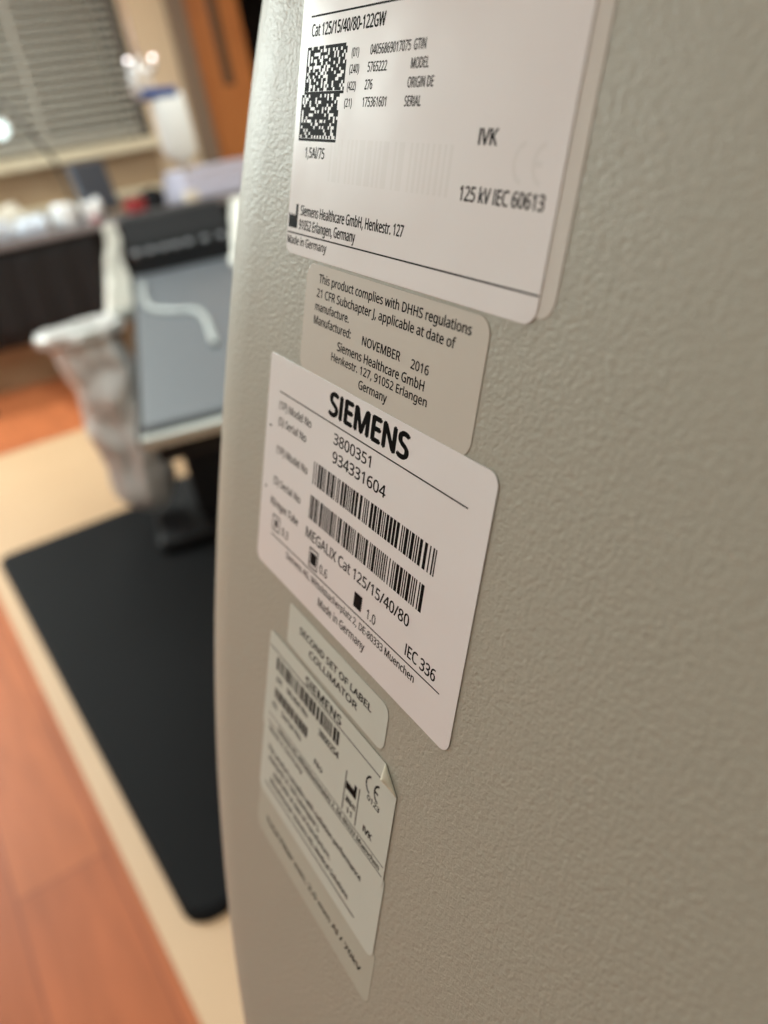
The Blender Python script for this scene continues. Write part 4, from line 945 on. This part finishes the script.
ib = thing('infusion_bag', 'white soft infusion bag with a blue top strip hanging from the chrome rod', 'infusion bag', (0.842, 2.22, 1.045), 0.3)
bm = bmesh.new()
def ibag(s, t):
    a = 2 * math.pi * s
    hgt = 0.165
    wd = 0.053 * (min(1, math.sqrt(max(0.0, 1 - max(0, 0.2 - t) ** 2 / 0.0405))) if t < 0.2 else 1)
    th = 0.022 * math.sin(math.pi * (0.1 + 0.85 * t)) ** 0.6
    c = math.cos(a)
    sn = math.sin(a)
    return Vector((wd * math.copysign(abs(c) ** 0.7, c), th * math.copysign(abs(sn), sn), hgt * t))
V = grid(bm, ibag, 32, 20, close_u=True)
bm.faces.new(V[0][::-1])
bm.faces.new(V[-1])
obj('bag_body', bm, 'fluid', ib, smooth=True)
obj('top_strip', bx(-0.085, 0.03, -0.012, 0.012, 0.155, 0.180, bev=0.004), 'blue', ib)
obj('hanger_loop', tube(bmesh.new(), smooth_path([(-0.035, 0, 0.178), (-0.04, 0, 0.215), (-0.05, 0, 0.225), (-0.055, 0, 0.21), (-0.06, 0, 0.178)]), 0.003), 'fluid', ib, smooth=True)
obj('outlet_port', lathe(bmesh.new(), [(0.008, -0.03), (0.008, -0.005), (0.011, -0.003), (0.011, 0.004)]), 'fluid', ib, smooth=True)
o = tag(obj('vial', lathe(bmesh.new(), [(0.006, 0.0), (0.011, 0.004), (0.012, 0.04), (0.009, 0.055), (0.007, 0.06), (0.009, 0.062), (0.009, 0.072)]), 'white_plastic', smooth=True),
        'small white vial held at the left end of the blue strip', 'vial')
o.location = (0.757, 2.19, 1.205)

# ------------------------------------------------------------------ long worktop under the window
wt = thing('worktop', 'long grey worktop with black front drape below the window', 'worktop', (0.7, 5.2, 0))
obj('worktop_slab', bx(-0.38, 1.75, -0.35, 0.38, 0.845, 0.885, bev=0.005), 'counter', wt)
bm = bmesh.new()
def drp(s, t):
    x = -0.36 + 0.88 * s
    return Vector((x, -0.325 + 0.012 * math.sin(x * 38) * (0.3 + t), 0.845 - 0.50 * t))
grid(bm, drp, 160, 6)
solid(obj('front_drape', bm, 'drape', wt, smooth=True), 0.006)
for lx in (-0.32, 0.48, 1.66):
    for ly in (-0.28, 0.32):
        obj('leg', bx(lx - 0.025, lx + 0.025, ly - 0.025, ly + 0.025, 0, 0.845), 'black', wt)
obj('back_panel', bx(-0.3, 1.66, 0.33, 0.345, 0.3, 0.845), 'black', wt)

def lump(name, loc, size, m, label, cat, rz=0.0, seed=0, group=None, rough=0.25):
    """soft wrapped packet"""
    bm = bmesh.new()
    box(bm, -size[0] / 2, size[0] / 2, -size[1] / 2, size[1] / 2, 0, size[2], bev=min(size) * 0.3, seg=3)
    bmesh.ops.subdivide_edges(bm, edges=bm.edges[:], cuts=2, use_grid_fill=True)
    for v in bm.verts:
        k = jit(v.co + Vector((seed, seed * 2, 0)), 22, min(size) * rough)
        if v.co.z < 0.004:
            k.z = 0
            v.co.z = 0
        v.co += k
        v.co.z = max(v.co.z, 0)
    o = obj(name, bm, m, smooth=True)
    o.location = loc
    o.rotation_euler = (0, 0, rz)
    return tag(o, label, cat, group)

WZ = 0.885
lump('wrapped_packet', (0.68, 5.00, WZ), (0.28, 0.22, 0.10), 'wrap', 'flat bluish white wrapped packet at the left end of the worktop', 'packet', 0.1, 1)
lump('wrapped_packet', (0.94, 5.02, WZ), (0.15, 0.22, 0.09), 'wrap', 'pale blue crinkled packet second along the worktop front', 'packet', -0.2, 4)
lump('wrapped_packet', (1.12, 5.00, WZ), (0.10, 0.14, 0.12), 'white_plastic', 'bright white bundle just left of the grey monitor', 'packet', 0.3, 7)
lump('wrapped_packet', (1.275, 4.98, WZ), (0.10, 0.12, 0.12), 'white_plastic', 'rounded white bundle in front of the grey monitor', 'packet', 0.0, 9)
lump('wrapped_packet', (0.76, 5.30, WZ), (0.40, 0.16, 0.17), 'cream', 'long cream packet lying behind the bluish packets', 'packet', 0.0, 12)

mo = thing('monitor', 'grey monitor seen from its tilted back on the worktop', 'monitor', (1.38, 5.17, WZ), 0.35)
obj('stand_base', bx(-0.10, 0.10, -0.09, 0.09, 0, 0.015, bev=0.005), 'screen_grey', mo)
obj('stand_neck', bx(-0.025, 0.025, -0.01, 0.015, 0.014, 0.16, bev=0.004), 'screen_grey', mo)
bm = bx(-0.12, 0.12, -0.02, 0.02, 0.045, 0.32, bev=0.012)
bmesh.ops.rotate(bm, verts=bm.verts, cent=(0, 0, 0.18), matrix=Matrix.Rotation(math.radians(-10), 3, 'X'))
mb = obj('monitor_shell', bm, 'screen_grey', mo)
bm = bx(-0.105, 0.105, -0.024, -0.0185, 0.065, 0.305)
bmesh.ops.rotate(bm, verts=bm.verts, cent=(0, 0, 0.18), matrix=Matrix.Rotation(math.radians(-10), 3, 'X'))
obj('screen', bm, 'screen_dark', mb)

dl = thing('desk_lamp', 'desk lamp with a bright white head and dark slanting arm in front of the blind', 'lamp', (1.30, 5.36, WZ))
obj('lamp_base', lathe(bmesh.new(), [(0.07, 0), (0.07, 0.012), (0.02, 0.02), (0.02, 0.03)]), 'black', dl)
obj('lamp_arm', tube(bmesh.new(), [(0, 0, 0.025), (-0.05, -0.02, 0.36), (-0.24, -0.06, 0.72)], 0.011), 'dark_frame', dl, smooth=True)
bm = bmesh.new()
lathe(bm, [(0.05, 0.0), (0.056, 0.01), (0.05, 0.045), (0.02, 0.06), (0.012, 0.08)])
hm = Matrix.Translation((-0.30, -0.08, 0.555)) @ Matrix.Rotation(math.radians(-70), 4, 'X')
bmesh.ops.transform(bm, matrix=Matrix.Translation((-0.30, -0.08, 0.555)) @ Matrix.Rotation(math.radians(-75), 4, 'X'), verts=bm.verts)
lh = obj('lamp_head', bm, 'white_plastic', dl, smooth=True)
bm = bmesh.new()
lathe(bm, [(0.047, -0.003), (0.047, 0.001)])
bmesh.ops.transform(bm, matrix=Matrix.Translation((-0.30, -0.08, 0.555)) @ Matrix.Rotation(math.radians(-75), 4, 'X'), verts=bm.verts)
obj('lamp_face', bm, 'lamp_glow', lh)  # glowing disc of the added lamp, stands in for a bright reflection
obj('lamp_joint', tube(bmesh.new(), [(-0.24, -0.06, 0.72), (-0.285, -0.04, 0.64), (-0.30, -0.01, 0.575)], 0.009), 'dark_frame', dl, smooth=True)

# small things by the monitor
lump('sharps_box', (1.53, 4.98, WZ), (0.11, 0.10, 0.08), 'red', 'dark red box on the worktop right of the monitor', 'box', 0.1, 15, rough=0.06)
lump('pouch', (1.66, 5.05, WZ), (0.12, 0.10, 0.11), 'black', 'small black pouch behind the dark red box', 'pouch', 0.2, 17)
lump('red_clip', (1.26, 4.88, WZ), (0.05, 0.04, 0.03), 'red', 'tiny dark red object at the front worktop edge', 'clip', 0.0, 19, rough=0.05)
# folded lilac sheets
lz = WZ
for k, (hh, ww, lab) in enumerate(((0.075, 0.56, 'lowest pale lilac folded sheet of the stack on the worktop'),
                                   (0.06, 0.54, 'middle pale lilac folded sheet of the stack near the door'),
                                   (0.045, 0.50, 'topmost pale lilac folded sheet of the stack near the door'))):
    lump('folded_sheet', (2.10 + 0.01 * k, 5.14 + 0.015 * k, lz), (ww, 0.34, hh), 'lilac', lab, 'sheet', 0.02 * k, 30 + k, 'folded lilac sheets', rough=0.03)
    lz += hh + 0.002
lump('card_box', (1.85, 4.90, WZ), (0.09, 0.04, 0.06), 'cream', 'small cream box in front of the lilac sheets', 'box', 0.1, 23, rough=0.05)
